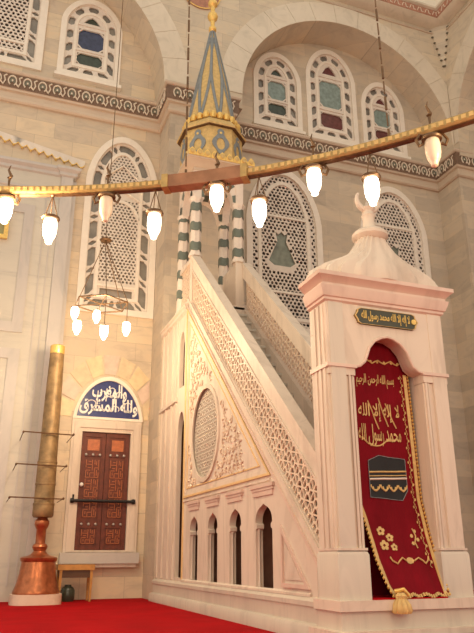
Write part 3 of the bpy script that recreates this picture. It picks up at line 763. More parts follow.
def arcade_side(T, c, hw, w):
    m = MB(); A = arch(c, 8.40, hw, 8.52, 8.96, 10)
    m.plate([(c-w, 8.46), (c-hw, 8.46)]+A[::-1][:-2][::1][:0]+[(c+x, z) for x, z in [(-hw, 8.52)]]+[(p[0], p[1]) for p in A[2:][::-1]]+[(c+hw, 8.46), (c+w, 8.46), (c+w, 9.18), (c-w, 9.18)], [], .18, WSTRIPE, T)
    for i in range(9):
        if i % 2: continue
        t0, t1 = pi*i/9, pi*(i+1)/9
        m.plate([(c+hw*1.02*cos(t0), 8.50+.47*sin(t0)), (c+hw*1.5*cos(t0), 8.50+.64*sin(t0)), (c+hw*1.5*cos(t1), 8.50+.64*sin(t1)), (c+hw*1.02*cos(t1), 8.50+.47*sin(t1))], [], .20, GSTRIPE, lambda q: T((q[0], q[1], q[2]-.01)))
    m.build('striped_arch', None, pav)
arcade_side(FY(cys[0]-.09), PC[0], .34, .60); arcade_side(FY(cys[1]-.09), PC[0], .34, .60)
arcade_side(FX(cxs[0]-.09), PC[1]+.01, .34, .60); arcade_side(FX(cxs[1]-.09), PC[1]+.01, .34, .60)
def sq(h, z): return [(PC[0]-h, PC[1]-h, z), (PC[0]+h, PC[1]-h, z), (PC[0]+h, PC[1]+h, z), (PC[0]-h, PC[1]+h, z)]
m = MB(); m.loft([sq(.61, 9.15), sq(.61, 9.22), sq(.66, 9.24), sq(.74, 9.34), sq(.80, 9.36), sq(.80, 9.43), sq(.6, 9.45)], CORN); m.build('entablature', None, pav)
m = MB()
for i in range(9):
    x = PC[0]-.80+1.6*(i+.5)/9; w = .085
    for T in (FY(PC[1]-.82),):
        m.plate([(x-w, 9.40), (x+w, 9.40), (x+w, 9.48), (x+w*.6, 9.545), (x, 9.60), (x-w*.6, 9.545), (x-w, 9.48)], [], .04, GOLD, T)
        m.lathe([(.02, 0), (.05, -.0), (.055, .015), (.03, .02)], n=10, mat=GOLDP, T=lambda q, T=T, x=x: T((x+q[0], 9.49+q[1], -q[2])))
m.build('gold_crest', None, pav)
def octa(r, z): return [(PC[0]+r*cos(pi/8+pi/4*j), PC[1]+r*sin(pi/8+pi/4*j), z) for j in range(8)]
k8 = 1/cos(pi/8)
m = MB(); m.loft([octa(.69*k8, 9.44), octa(.69*k8, 10.40), octa(.74*k8, 10.46)], GOLDP)
m.loft([octa(.76*k8, 10.36), octa(.78*k8, 10.39), octa(.62*k8, 10.66), octa(.60*k8, 10.66)], BRASSD)
m.loft([octa(.70*k8, 10.42), octa(.775*k8, 10.37), octa(.79*k8, 10.41), octa(.66*k8, 10.60)], GOLDP)
drum = m.build('drum', None, pav, 'octagonal ochre drum with slate ornaments')
m = MB()
for j in range(8):
    a = pi/4*j; n = (cos(a), sin(a)); d = (-sin(a), cos(a))
    T = lambda q, n=n, d=d: (PC[0]+n[0]*(.69+q[2])+d[0]*q[0], PC[1]+n[1]*(.69+q[2])+d[1]*q[0], q[1])
    E1 = [(.19*cos(t)*(1+.12*cos(4*t)), 9.92+.27*sin(t)*(1+.10*cos(4*t))) for t in [2*pi*i/24 for i in range(24)]]
    E2 = [(.105*cos(t), 9.90+.16*sin(t)) for t in [2*pi*i/16 for i in range(16)]]
    m.plate(E1, [E2], .02, SLATE, T); m.lathe([(0, 0), (.085, .0), (.085, .022), (0, .022)], n=10, mat=SLATE, T=lambda q, T=T: T((q[0], 10.22+q[1], q[2])))
    m.lathe([(0, 0), (.03, .0), (.03, .03), (0, .03)], n=8, mat=GOLD, T=lambda q, T=T: T((q[0], 10.19+q[1], q[2])))
m.build('slate_ornament', None, drum)
m = MB(); ZC0, ZC1 = 10.66, 13.72; RB = .60
m.loft([octa(RB*k8, ZC0), octa(.45*k8, ZC0+.85), octa(.31*k8, ZC0+1.6), octa(.17*k8, ZC0+2.35), octa(.055*k8, ZC1)], GOLDP)
for j in range(8):
    a = pi/4*j; hw = RB*math.tan(pi/8)
    for s in (-.66, 0, .66):
        c = s*hw; px, py = cos(a)*(RB+.02)-sin(a)*c, sin(a)*(RB+.02)+cos(a)*c
        m.lathe([(0, -.09), (.06, -.06), (.085, .03), (.06, .10), (0, .12)], (PC[0]+px, PC[1]+py, ZC0+.04), 8, GOLD)
spire = m.build('spire', None, MIN, 'eight sided ochre spire with slate zigzags')
m = MB()
def rz(t):      # apothem at height fraction t
    P = [(0, .60), (.85/3.06, .45), (1.6/3.06, .31), (2.35/3.06, .17), (1, .055)]
    for (a, b), (c, d) in zip(P, P[1:]):
        if t <= c+1e-9: return b+(d-b)*(t-a)/(c-a)
    return .055
def sp(ang, t, off=.004):
    """point on the octagon at angle measured in faces: integer = edge"""
    r = rz(t); j = math.floor(ang); f = ang-j
    a0 = pi/8+pi/4*j; a1 = a0+pi/4; R_ = (r+off)*k8
    return (PC[0]+R_*(cos(a0)*(1-f)+cos(a1)*f), PC[1]+R_*(sin(a0)*(1-f)+sin(a1)*f), ZC0+3.06*t)
for j in range(8):
    m.tube([sp(j, .47+.53*i/8, .0) for i in range(9)], [.042-.018*i/8 for i in range(9)], 6, SLATE)
    for s in (1, -1):
        pts = [sp(j+s*(.5*i/10), .47*(1-i/10)+.015, .0) if (s > 0 or i == 0) else sp(j-.5*i/10, .47*(1-i/10)+.015, .0) for i in range(11)]
        m.tube(pts, .042, 6, SLATE)
    for s in (1, -1): m.tube([sp(j+s*.5*i/8, .72+.2*i/8, 0) for i in range(9)], .016, 6, SLATE)
m.lathe([(.075, 0), (.06, .35), (.05, .5)], (PC[0], PC[1], ZC1-.42), 8, SLATE, ph=pi/8)
m.build('slate_band', None, spire)
m = MB(); m.lathe([(.05, 0), (.10, .05), (.10, .12), (.05, .18), (.06, .36), (.12, .42), (.14, .50), (.12, .58), (.06, .64), (.06, .82), (.12, .88), (.13, .94), (.10, 1.02), (.06, 1.08), (.09, 1.2), (.10, 1.35), (.05, 1.5), (.02, 1.8), (0, 1.85)], (PC[0], PC[1], ZC1+.02), 16, GOLD); m.build('finial', None, spire)

# portal -----------------------------------------------------------------------------
Yf = 6.6; pc = 4.415
m = MB()
oa = [(.47, 2.86), (.47, 2.965), (.40, 2.985), (.335, 3.04), (.30, 3.12), (.26, 3.22), (.18, 3.31), (.08, 3.36), (0, 3.375)]
po = [(3.60, 2.86)]+[(pc-x, z) for x, z in oa]+[(pc+x, z) for x, z in oa[-2::-1]]+[(5.23, 2.86), (5.23, 3.80), (3.60, 3.80)]
m.plate(po, [], .22, MARB, FY(Yf)); m.box(3.60, 5.23, Yf+.22, 7.02, 3.42, 3.80, MARB)
portal = m.build('portal', None, MIN, 'marble gateway at the foot of the stairs')
m = MB()
m.tube([(pc-x, Yf-.005, z) for x, z in oa[1:]]+[(pc+x, Yf-.005, z) for x, z in oa[-2:0:-1]], .018, 6, MARB_P)
for x0, x1 in ((3.585, 3.96), (4.87, 5.245)): m.box(x0, x1, Yf-.025, Yf+.02, 2.945, 2.985, MARB_P)
m.box(3.575, 3.62, Yf-.02, 7.02, 2.94, 2.99, MARB_P)
m.build('arch_moulding', None, portal)
for x0, x1, s in ((3.60, 3.945, 1), (4.885, 5.23, -1)):
    m = MB(); m.box(x0, x1, Yf+.03, 7.02, .46, 2.855, MARB); m.box(x0, x1, Yf+.225, 7.02, 2.855, 3.415, MARB)
    w = x1-x0
    a = (x0, x0+.24) if s > 0 else (x1-.24, x1)
    m.box(a[0]+.03, a[1]-.02, Yf-.008, Yf+.03, .96, 3.775, MARB_S if s > 0 else MARB)
    q = x0+.26 if s > 0 else x0+.02
    m.box(q, q+.03, Yf+.005, Yf+.03, .95, 2.95, MARB); m.box(q+.045, q+.065, Yf+.015, Yf+.03, .95, 2.95, MARB)
    for yy in (6.66, 6.76, 6.87): m.box(3.585 if s > 0 else 5.23, 3.60 if s > 0 else 5.245, yy, yy+.05, .97, 3.73, MARB)
    pl = m.build('pillar', None, portal)
    m = MB(); xa, xb = x0-.02, x1+.012
    m.loft([[(xa, Yf-.03, .46), (xb, Yf-.03, .46), (xb, 7.05, .46), (xa, 7.05, .46)], [(xa, Yf-.03, .90), (xb, Yf-.03, .90), (xb, 7.05, .90), (xa, 7.05, .90)], [(x0-.005, Yf-.01, .935), (x1, Yf-.01, .935), (x1, 7.04, .935), (x0-.005, 7.04, .935)]], MARB_S)
    m.box(x0-.012, x1+.005, Yf-.02, 7.04, .945, .97, MARB)
    m.build('pillar_base', None, pl)
m = MB()
m.box(3.54, 5.36, Yf-.10, 7.1, .36, .46, MARB); m.box(3.57, 5.33, Yf-.06, 7.1, .18, .36, MARB_S); m.box(3.48, 5.42, Yf-.18, 7.12, 0, .18, MARB)
m.build('pedestal', None, portal)
m = MB()
m.sweep([(-.1, 3.76), (.0, 3.74), (.03, 3.76), (.03, 3.79), (.05, 3.80), (.08, 3.88), (.09, 3.92), (.06, 3.93), (.06, 3.96), (.11, 4.01), (.14, 4.03), (.14, 4.08), (-.1, 4.09)], [(3.60, 7.02), (3.60, Yf), (5.23, Yf), (5.23, 7.02)], MARB_P)
m.box(3.56, 5.27, Yf+.03, 7.02, 3.8, 4.09, MARB_P)
m.build('cornice', None, portal)
m = MB(); R = []; n = 96
for rx, ry, z in ((.88, .34, 4.08), (.885, .345, 4.12), (.86, .34, 4.19), (.77, .33, 4.26), (.63, .31, 4.33), (.49, .28, 4.40), (.38, .25, 4.47), (.30, .22, 4.54), (.245, .195, 4.62), (.195, .17, 4.70), (.17, .155, 4.76)):
    ring = []
    for j in range(n):
        t = 2*pi*j/n; e = .75; c, s_ = cos(t), sin(t); fl = 1+.05*cos(20*t)
        ring.append((pc+rx*fl*math.copysign(abs(c)**e, c), 6.80+ry*fl*math.copysign(abs(s_)**e, s_), z))
    R.append(ring)
m.loft(R, MARB); dome = m.build('dome', None, portal, 'fluted bell shaped marble roof')
m = MB(); c = (pc, 6.80, -.05)
m.lathe([(.15, 4.78), (.20, 4.80), (.235, 4.84), (.235, 4.88), (.20, 4.92), (.11, 4.95), (.085, 5.0), (.075, 5.10), (.085, 5.14), (.095, 5.16), (.08, 5.18), (.07, 5.22), (.10, 5.27), (.0, 5.28)], c, 20, MARB)
m.tube([(pc+.16*cos(rad(a)), 6.80, 5.34+.15*sin(rad(a))) for a in range(-215, 36, 14)], [.018+.025*sin(pi*i/17) for i in range(18)], 8, MARB)
m.build('finial', None, dome)
# plaque
m = MB(); z0, z1, a, b = 3.50, 3.70, 3.97, 4.86
pl = [(a+.08, z0), (b-.08, z0), (b-.04, z0+.02), (b-.035, z0+.05), (b, z0+.10), (b-.035, z1-.05), (b-.04, z1-.02), (b-.08, z1), (a+.08, z1), (a+.04, z1-.02), (a+.035, z1-.05), (a, z0+.10), (a+.035, z0+.05), (a+.04, z0+.02)]
m.plate(pl, [], .03, PLAQ, FY(Yf, -1)); plq = m.build('plaque', None, portal, 'dark cartouche with gilt inscription')
m = MB(); put_text(m, 'لا إله إلا الله محمد رسول الله', a+.09, b-.12, z0+.03, z1-.025, Yf-.03, .006, GOLD, bold=.01); m.build('inscription', None, plq)
m = MB(); m.plate(pl, [shrink(pl, .965)], .036, GOLDP, FY(Yf, -1)); m.lathe([(.018, 0), (.035, .004), (.035, .012), (.018, .014)], n=12, mat=GOLD, T=lambda q: (b-.065+q[0], Yf-.03-q[2], 3.6+q[1])); m.build('gilt_rim', None, plq)

# threshold carpet and hanging ------------------------------------------------------------
m = MB(); m.box(3.96, 4.87, 6.53, 7.3, .461, .475); tag(m.build('threshold_rug', CARPET), 'strip of red carpet on the marble sill under the crimson hanging', 'rug')
def interp(P, z):
    if z >= P[0][0]: return P[0][1]
    for (a, b), (c, d) in zip(P, P[1:]):
        if z >= c: return d+(b-d)*(z-c)/(a-c)
    return P[-1][1]
LE = [(3.6, 3.95), (1.8, 3.955), (1.5, 4.00), (1.27, 4.055), (1.05, 4.085), (.86, 4.10), (.6, 4.16), (.49, 4.22)]
RE = [(3.6, 4.85), (3.0, 4.835), (2.2, 4.86), (1.5, 4.875), (1.06, 4.885), (.74, 4.90), (.49, 4.915)]
YE = [(3.6, 6.86), (1.5, 6.85), (1.1, 6.76), (.75, 6.65), (.49, 6.555)]
def cy(x, z): return interp(YE, z)+.012*sin((x-3.9)*22+z*.6)*min(1, .35+(3.4-z)*.25)+.004*sin(x*57)
def cgrid(mb, fa, fb, z0, z1, nx, nz, off=0, mat=None, th=.006):
    R = []
    for i in range(nz+1):
        z = z0+(z1-z0)*i/nz; a, b = fa(z), fb(z); row = []
        for j in range(nx+1): x = a+(b-a)*j/nx; row.append((x, cy(x, z)-off, z))
        for j in range(nx, -1, -1): x = a+(b-a)*j/nx; row.append((x, cy(x, z)-off+th, z))
        R.append(row)
    mb.loft(R, mat)
m = MB(); cgrid(m, lambda z: interp(LE, z), lambda z: interp(RE, z), .485, 3.40, 40, 50)
m2 = MB(); m2.box(3.97, 4.86, 6.96, 6.98, .48, 3.40)  # added sheet behind the hanging to darken the gap at its side
CUR = tag(m.build('curtain', VELVET), 'crimson velvet hanging with gold embroidery filling the portal opening', 'curtain')
m2.build('dark_backing', VELVET, CUR)
def on(off=.004): return lambda q: (q[0], cy(q[0], q[2])-off+(q[1]), q[2])
m = MB(); Tn = on(.006)
put_text(m, 'بسم الله الرحمن الرحيم', 4.10, 4.62, 2.80, 2.97, 0, .004, GOLDP, Tn, bold=.012); m.build('small_inscription', None, CUR, 'gold line of script across the top')
m = MB()
put_text(m, 'لا إله إلا الله', 4.10, 4.66, 2.39, 2.61, 0, .004, GOLDP, Tn, bold=.01); put_text(m, 'محمد رسول الله', 4.08, 4.66, 2.10, 2.36, 0, .004, GOLDP, Tn, bold=.01)
for x, z, L in ((4.36, 2.3, .34), (4.50, 2.34, .34), (4.60, 2.32, .3)): m.tube([Tn((x-.12*t, 0, z+L*t)) for t in (0, .33, .66, 1)], .008, 5, GOLDP)
m.tube([Tn((4.12+.38*t, 0, 2.20-.10*sin(pi*t))) for t in [i/8 for i in range(9)]], .009, 5, GOLDP)
m.build('large_inscription', None, CUR, 'large gold flowing script')
# black cube emblem
m = MB(); E = [(4.19, 1.93), (4.32, 1.99), (4.68, 1.96), (4.68, 1.60), (4.60, 1.49), (4.19, 1.52)]
def gp(P, mat, off=.008, T0=None): # polygon subdivided on the cloth
    cx_ = sum(q[0] for q in P)/len(P); cz_ = sum(q[1] for q in P)/len(P)
    V = []; F = []; N = 5
    for i in range(len(P)):
        a, b = P[i], P[(i+1) % len(P)]; k = len(V)
        for u in range(N+1):
            for v_ in range(N+1):
                t = u/N; e = (a[0]+(b[0]-a[0])*v_/N, a[1]+(b[1]-a[1])*v_/N); x = cx_+(e[0]-cx_)*t; z = cz_+(e[1]-cz_)*t; V.append((x, cy(x, z)-off, z))
        for u in range(N):
            for v_ in range(N): F.append((k+u*(N+1)+v_, k+u*(N+1)+v_+1, k+(u+1)*(N+1)+v_+1, k+(u+1)*(N+1)+v_))
    m.add(V, F, mat)
gp(E, BLACKC, .010)
def gl(pts, r, mat=GOLDP, off=.013): m.tube([(x, cy(x, z)-off, z) for x, z in pts], r, 5, mat)
def dens(a, b, n=8): return [(a[0]+(b[0]-a[0])*i/n, a[1]+(b[1]-a[1])*i/n) for i in range(n+1)]
for i in range(6): gl(dens(E[i], E[(i+1) % 6]), .004, SLATE)
gl(dens((4.19, 1.80), (4.68, 1.82)), .010); gl(dens((4.19, 1.755), (4.68, 1.775)), .006); gl(dens((4.19, 1.72), (4.68, 1.74)), .012, PLASTER)
for x in (4.26, 4.38, 4.50, 4.62):
    gl([(x+.055*cos(t), 1.66+.06*sin(t)) for t in [rad(a) for a in range(180, 361, 20)]], .010); gl([(x+.03*cos(t), 1.64+.05*sin(t)) for t in [rad(a) for a in range(180, 361, 30)]], .010)
m.build('cube_emblem', None, CUR, 'black cube emblem with gold band and swags')
def flower(x, z, r):
    for a in range(5): t = rad(90+72*a); gp([(x+r*.6*cos(t)+r*.42*cos(u), z+r*.6*sin(t)+r*.42*sin(u)) for u in [2*pi*i/6 for i in range(6)]], GOLDP, .008)
m = MB(); flower(4.24, 1.15, .05); flower(4.33, 1.08, .045); flower(4.25, 1.00, .055); flower(4.36, .98, .04); m.build('flower_spray', None, CUR, 'gold flowers low on the left')
m = MB(); gl([(4.66, .97), (4.64, 1.03), (4.67, 1.10), (4.64, 1.18)], .007); 
for x, z in ((4.62, 1.02), (4.69, 1.06), (4.62, 1.10), (4.67, 1.15)): gp([(x+.022*cos(u), z+.022*sin(u)) for u in [2*pi*i/6 for i in range(6)]], GOLDP, .008)
m.build('sprig', None, CUR)
m = MB()
for s in (-1, 1): gl([(4.53+s*x, .84+z) for x, z in ((.05, 0), (.10, .03), (.15, .0), (.18, -.03), (.23, .0), (.25, .04))], .009)
gp([(4.53+.05*cos(u), .84+.035*sin(u)) for u in [2*pi*i/8 for i in range(8)]], GOLDP, .008)
m.build('lower_scroll', None, CUR)
m = MB(); gl([(4.20+.62*i/14, 3.13+.022*sin(i*1.6)) for i in range(15)], .009)
for i in range(7): x = 4.22+.58*i/6; gp([(x+.02*cos(u), 3.13+.018*sin(u)) for u in [2*pi*k/6 for k in range(6)]], GOLDP, .008)
m.build('upper_scroll', None, CUR)
m = MB(); z = 2.98; i = 0
while z > .82:
    x = interp(RE, z)-.11; gl([(x-.012, z), (x+.015, z-.03), (x-.01, z-.065), (x+.01, z-.09)], .0035)
    gp([(x+(.02 if i % 2 else -.02)+.016*cos(u), z-.03+.018*sin(u)) for u in [2*pi*k/5 for k in range(5)]], GOLDP, .008); z -= .085; i += 1
m.build('vine_border', None, CUR, 'gold vine running down the right side')
def fringe(name, f, s, z0, z1, lab):
    m = MB(); cgrid(m, (lambda z: f(z)-(.008 if s > 0 else .03)), (lambda z: f(z)+(.03 if s > 0 else .008)), z0, z1, 3, 40, .006, GOLDP, .012)
    z = z0
    while z < z1:
        x = f(z)+s*.045; m.lathe([(0, -.022), (.016, 0), (0, .022)], (x, cy(x, z)-.012, z), 6, GOLD); z += .045
    m.build(name, None, CUR, lab)
fringe('side_fringe', lambda z: interp(RE, z)-.055, 1, .5, 3.0, 'gold fringe on the right edge')
fringe('side_fringe', lambda z: interp(LE, z)+.03, -1, .49, 1.75, 'gold fringe on the lower left edge')
m = MB()
for i in range(24):
    x = 4.24+.64*i/23; z = .49+.012*sin(i*1.1); m.tube([(x, cy(x, .5)-.012, z+.02), (x+.01, cy(x, .5)-.022, z-.012)], .013, 5, GOLDP)
m.build('hem_fringe', None, CUR)
m = MB(); m.lathe([(.03, .20), (.055, .17), (.05, .14), (.085, .09), (.10, .03), (.085, 0), (0, 0)], (4.235, 6.46, .33), 36, GOLDP, flute=.10, nf=12)
m.tube([(4.20, 6.52, .54), (4.28, 6.47, .56), (4.33, 6.46, .50)], .022, 8, GOLD); m.build('tassel', None, CUR, 'heavy gold tassel at the lower left corner')

# giant candlestick -----------------------------------------------------------------------
cs = (1.325, 15.06, 0)
CD = thing('candlestick', 'giant copper and brass candlestick on a stone slab beside the wooden door', 'candlestick', cs)
m = MB(); m.loft([[(cs[0]+.50*math.copysign(abs(cos(t))**.6, cos(t)), cs[1]+.46*math.copysign(abs(sin(t))**.6, sin(t)), z) for t in [2*pi*i/40 for i in range(40)]] for z in (0, .19)]); m.build('stone_slab', MARB_D, CD)
m = MB(); m.lathe([(0, .19), (.46, .19), (.465, .22), (.44, .28), (.40, .40), (.365, .56), (.345, .72), (.34, .79), (.365, .82), (.37, .87), (.33, .89), (.22, .91), (.16, .95), (.12, 1.0), (.14, 1.04), (.155, 1.08), (.14, 1.12), (.10, 1.15), (.10, 1.42), (.13, 1.47), (.15, 1.53), (.145, 1.59), (.11, 1.63), (.10, 1.66), (0, 1.66)], cs, 40); m.build('copper_base', COPPER, CD)
m = MB(); m.lathe([(.0, 1.655), (.19, 1.66), (.215, 1.70), (.215, 1.90), (.205, 1.93), (.205, 2.4), (.20, 2.76), (.195, 2.79), (.18, 4.0), (.155, 5.2)], cs, 40, BRASSO); 
for z, r in ((1.92, .222), (2.33, .214), (2.78, .207)): m.lathe([(r-.02, -.03), (r, -.02), (r, .02), (r-.02, .03)], (cs[0], cs[1], z), 32, BRASSO)
m.build('brass_shaft', None, CD)
m = MB(); m.lathe([(.155, 5.19), (.16, 5.2), (.16, 5.37), (.14, 5.39), (0, 5.39)], cs, 32); m.build('gold_cap', GOLD, CD)
for z, x0, x1 in ((3.37, .76, 1.80), (2.70, .68, 1.70), (2.03, .62, 1.69)):
    m = MB(); m.tube([(x0, 14.83, z+.01), (x1, 14.83, z-.01)], .014, 6)
    for x in (x0, x1): m.lathe([(0, -.035), (.03, 0), (0, .035)], (x, 14.83, z), 8); m.tube([(x, 14.83, z), (x, 15.98, z)], .010, 6)
    m.build('brace_rod', BRASSD, CD)

# small table, jar, cable heap ---------------------------------------------------------------
TB = thing('side_table', 'small honey coloured wooden table between the candlestick and the minbar', 'table', (2.15, 15.6, 0))
m = MB(); m.box(1.76, 2.53, 15.38, 15.85, .62, .73); m.build('tabletop', TABLEW, TB)
m = MB(); m.box(1.82, 2.46, 15.42, 15.81, .47, .62); m.build('apron', TABLED, TB)
for x in (1.80, 2.44):
    for y in (15.41, 15.78): m = MB(); m.loft([[(x+a*w, y+b*w, z) for a, b in ((0, 0), (1, 0), (1, 1), (0, 1))] for w, z in ((.04, 0), (.06, .62))]); m.build('leg', TABLEW, TB)
m = MB(); m.lathe([(0, 0), (.13, 0), (.15, .06), (.15, .22), (.12, .27), (.07, .30), (.07, .33), (0, .33)], (2.02, 15.60, 0), 20); tag(m.build('jar', plain('dark green ceramic', (.04, .045, .03), .3)), 'dark jar on the floor under the small wooden table', 'jar')
m = MB(); r3 = random.Random(2)
for k in range(5): m.tube([(.25+.30*cos(t+k)+r3.uniform(-.04, .04), 15.2+.2*sin(t*1.1+k), .025+.04*k+.02*sin(3*t)) for t in [i*.5 for i in range(14)]], .018, 6)
tag(m.build('cable', IRON), 'tangle of black cable on the floor at the foot of the candlestick', 'cable')

# ------------------------------------------------------------------ chandeliers
RC, RR, RZ = (-2.122, -.501), 6.55, 4.0
def arcbox(a0, a1, ri, ro, z0, z1, n=14):
    return [[(RC[0]+r_*cos(rad(a0+(a1-a0)*i/n)), RC[1]+r_*sin(rad(a0+(a1-a0)*i/n)), z) for r_, z in ((ri, z0), (ro, z0), (ro, z1), (ri, z1))] for i in range(n+1)]
CH = thing('ring_chandelier', 'huge brass ring chandelier crossing the whole picture', 'chandelier', (RC[0], RC[1], RZ))
m = MB(); m.lathe([(RR-.035, -.035), (RR+.035, -.035), (RR+.045, -.02), (RR+.04, .035), (RR-.04, .035), (RR-.045, -.02), (RR-.035, -.035)], (RC[0], RC[1], RZ), 240, BRASS)
m.lathe([(RR-.025, -.042), (RR+.025, -.042), (RR+.025, -.036), (RR-.025, -.036), (RR-.025, -.042)], (RC[0], RC[1], RZ), 240, BRASSD)
for i in range(120):
    a0 = 25+60*i/120
    m.loft(arcbox(a0, a0+.30, RR-.049, RR-.03, RZ-.012, RZ+.022, 2), GOLDP)
m.build('ring', None, CH)
m = MB(); m.loft(arcbox(52.9, 58.7, RR-.055, RR+.06, RZ-.05, RZ+.07), COPPERD); m.loft(arcbox(52.4, 52.9, RR-.065, RR+.065, RZ-.055, RZ+.075, 2), BRASS); m.loft(arcbox(58.7, 59.2, RR-.065, RR+.065, RZ-.055, RZ+.075, 2), BRASS); m.build('joint_cover', None, CH, 'copper coloured sleeve over the ring joint')
def susp(a, top, r=.007):
    m = MB(); p = Vector((RC[0]+RR*cos(rad(a)), RC[1]+RR*sin(rad(a)), RZ)); q = Vector(top); n = 60
    for i in range(n): 
        u = p+(q-p)*i/n; v = p+(q-p)*(i+.8)/n; m.tube([u, v], r if i % 2 else r*1.6, 5)
    m.build('suspension_chain', BRASSD, CH)
susp(57.4, (1.36, 5.0, 14.0)); susp(41.8, (3.2, 4.6, 14.0)); 
GP = [(.040, 0), (.055, -.02), (.060, -.06), (.060, -.12), (.052, -.17), (.038, -.20), (.030, -.215), (.026, -.24), (.012, -.25), (0, -.252)]
def lamp(kind, lit, x, y, z, label, group, cat='lamp'):
    t = thing('hanging_lamp', label, cat, (x, y, z), group)
    drop = {'wire': .23, 'close': .03}[kind]
    m = MB(); m.lathe(GP, (x, y, z-drop), 20, None); m.build('glass_shade', BULB if lit else UNLIT, t, None if lit else 'unlit cream glass')
    m = MB(); m.lathe([(.04, -.012), (.075, -.012), (.08, 0), (.075, .014), (.045, .018)], (x, y, z-drop), 20, BRASSD)
    if kind == 'wire':
        for a in (90, 210, 330): m.tube([(x+.06*cos(rad(a)), y+.06*sin(rad(a)), z-drop+.01), (x, y, z)], .0045, 5, BRASSD)
        m.lathe([(0, -.02), (.02, 0), (0, .02)], (x, y, z), 8, BRASSD)
    else:
        for a in (-25, 155):
            m.tube([(x+r_*cos(rad(a)), y+r_*sin(rad(a)), z+dz) for r_, dz in ((.03, .0), (.09, .01), (.12, -.04), (.10, -.09), (.07, -.07))], .013, 6, BRASSD)
    m.build('holder', None, t)
    return t
seq = [(71.6, 'close', 1), (68.0, 'wire', 1), (63.7, 'close', 0), (59.8, 'wire', 1), (54.9, 'close', 1), (51.6, 'wire', 1), (47.4, 'close', 1), (43.3, 'wire', 1), (38.95, 'close', 0)]
labs = ['lit glass lamp at the left edge, under the brass ring', 'lit glass lamp on wires left of the tall left window', 'unlit cream glass lamp in front of the tall left window', 'lit glass lamp on wires at the right edge of the tall left window', 'lit glass lamp under the copper joint, before the striped columns', 'lit glass lamp on wires just right of the striped columns', 'lit glass lamp left of the portal dome, tight under the ring', 'lit glass lamp on wires just above the portal finial', 'unlit cream glass lamp near the right end of the ring']
for (a, k, l), lb in zip(seq, labs):
    x, y = RC[0]+RR*cos(rad(a)), RC[1]+RR*sin(rad(a))
    lamp(k, l, x, y, RZ-.045, lb, 'glass lamps hanging from the brass ring')
    if k == 'close':
        m = MB(); m.tube([(x, y, RZ+.03), (x, y, RZ+.12), (x+.015, y, RZ+.16), (x-.015, y, RZ+.22), (x, y, RZ+.27)], [.007, .012, .016, .010, .004], 6, BRASSD); m.lathe([(0, -.02), (.022, 0), (0, .02)], (x, y, RZ+.14), 8, BRASSD); m.build('hook', None, CH)
# small chandelier
hc = (1.93, 13.0); HZ = 5.75
SC = thing('small_chandelier', 'small hexagonal wire chandelier hanging before the tall left window', 'chandelier', (hc[0], hc[1], HZ))
hv = [(hc[0]+.56*cos(rad(30+60*i)), hc[1]+.56*sin(rad(30+60*i)), HZ) for i in range(6)]
m = MB(); m.tube(hv, .016, 6, BRASSD, closed=True); m.tube([hv[0], hv[3]], .012, 6, BRASSD); m.tube([hv[1], hv[4]], .012, 6, BRASSD); m.tube([hv[2], hv[5]], .012, 6, BRASSD); m.build('hexagon_frame', None, SC)
m = MB(); m.lathe([(0, -.03), (.10, -.03), (.13, 0), (.10, .03), (.03, .06), (0, .06)], (hc[0], hc[1], 7.19), 16, BRASSD); m.build('ceiling_disc' if 0 else 'hub_disc', None, SC)
for i in (0, 2, 4, 5): m = MB(); m.tube([(hc[0], hc[1], 7.18), hv[i]], .009, 5, BRASSD); m.build('stay_rod', None, SC)
m = MB(); m.tube([(hc[0], hc[1], 7.2), (hc[0]+.03, hc[1], 17)], .009, 5, BRASSD); m.build('chain', None, SC)
GP2 = [(p_[0]*1.35, p_[1]*1.15) for p_ in GP]
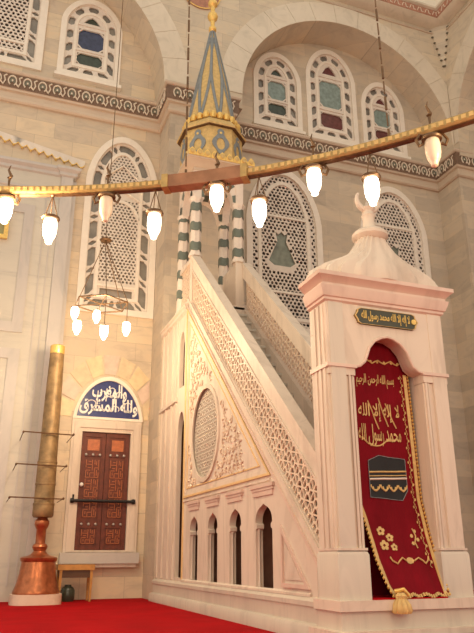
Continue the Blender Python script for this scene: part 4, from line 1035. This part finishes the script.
for i, zc, lb in ((2, 5.58, 'upper left'), (3, 5.10, 'lower left'), (1, 5.66, 'farthest, upper middle'), (4, 4.96, 'nearest and lowest'), (5, 5.18, 'rightmost')):
    x, y = hv[i][0], hv[i][1]
    t = thing('hanging_lamp', '%s lit lamp of the small hexagonal chandelier' % lb, 'lamp', (x, y, HZ), 'lamps of the small chandelier')
    m = MB(); m.lathe(GP2, (x, y, zc+.14), 16); m.build('glass_shade', BULB, t)
    m = MB(); m.lathe([(.05, -.01), (.085, 0), (.05, .02)], (x, y, zc+.14), 14); m.tube([(x, y, zc+.15), (x, y, max(HZ, zc+.2))], .007, 5); m.build('holder', BRASSD, t)

# ------------------------------------------------------------------ camera, light
f, p, r, yw = 671.9, .34166, -.00387, .3597
fw = Vector((sin(yw)*cos(p), cos(yw)*cos(p), sin(p))); rt = Vector((cos(yw), -sin(yw), 0)); up = rt.cross(fw)
r2 = rt*cos(r)+up*sin(r); u2 = -rt*sin(r)+up*cos(r)
cam = bpy.data.cameras.new('camera'); cam.sensor_fit = 'HORIZONTAL'; cam.sensor_width = 36; cam.lens = f/474*36; cam.clip_end = 200
co = bpy.data.objects.new('camera', cam); C.objects.link(co)
M = Matrix((r2, u2, -fw)).transposed().to_4x4(); M.translation = (0, 0, .9); co.matrix_world = M
bpy.context.scene.camera = co
def light(kind, loc, power, col, size=.1, rot=None):
    l = bpy.data.lights.new('light', kind); l.energy = power; l.color = col
    if kind == 'POINT': l.shadow_soft_size = size
    if kind == 'AREA': l.shape = 'DISK'; l.size = size
    o = bpy.data.objects.new('light', l); C.objects.link(o); o.location = loc
    if rot: o.rotation_euler = rot
    return o
wd = bpy.data.worlds.new('world'); bpy.context.scene.world = wd; wd.use_nodes = True
bg = wd.node_tree.nodes['Background']; bg.inputs[0].default_value = (1, .91, .76, 1); bg.inputs[1].default_value = .66
for a in range(0, 360, 45):
    light('POINT', (RC[0]+RR*cos(rad(a+26)), RC[1]+RR*sin(rad(a+26)), 3.7), 130, (1, .74, .45), .25)
light('POINT', (1.9, 12.6, 5.0), 240, (1, .76, .47), .3)
light('POINT', (.4, 8.5, 6.2), 190, (1, .76, .47), .5)
vs = bpy.context.scene.view_settings; vs.view_transform = 'Standard'; vs.look = 'None'; vs.gamma = 1; vs.exposure = .52
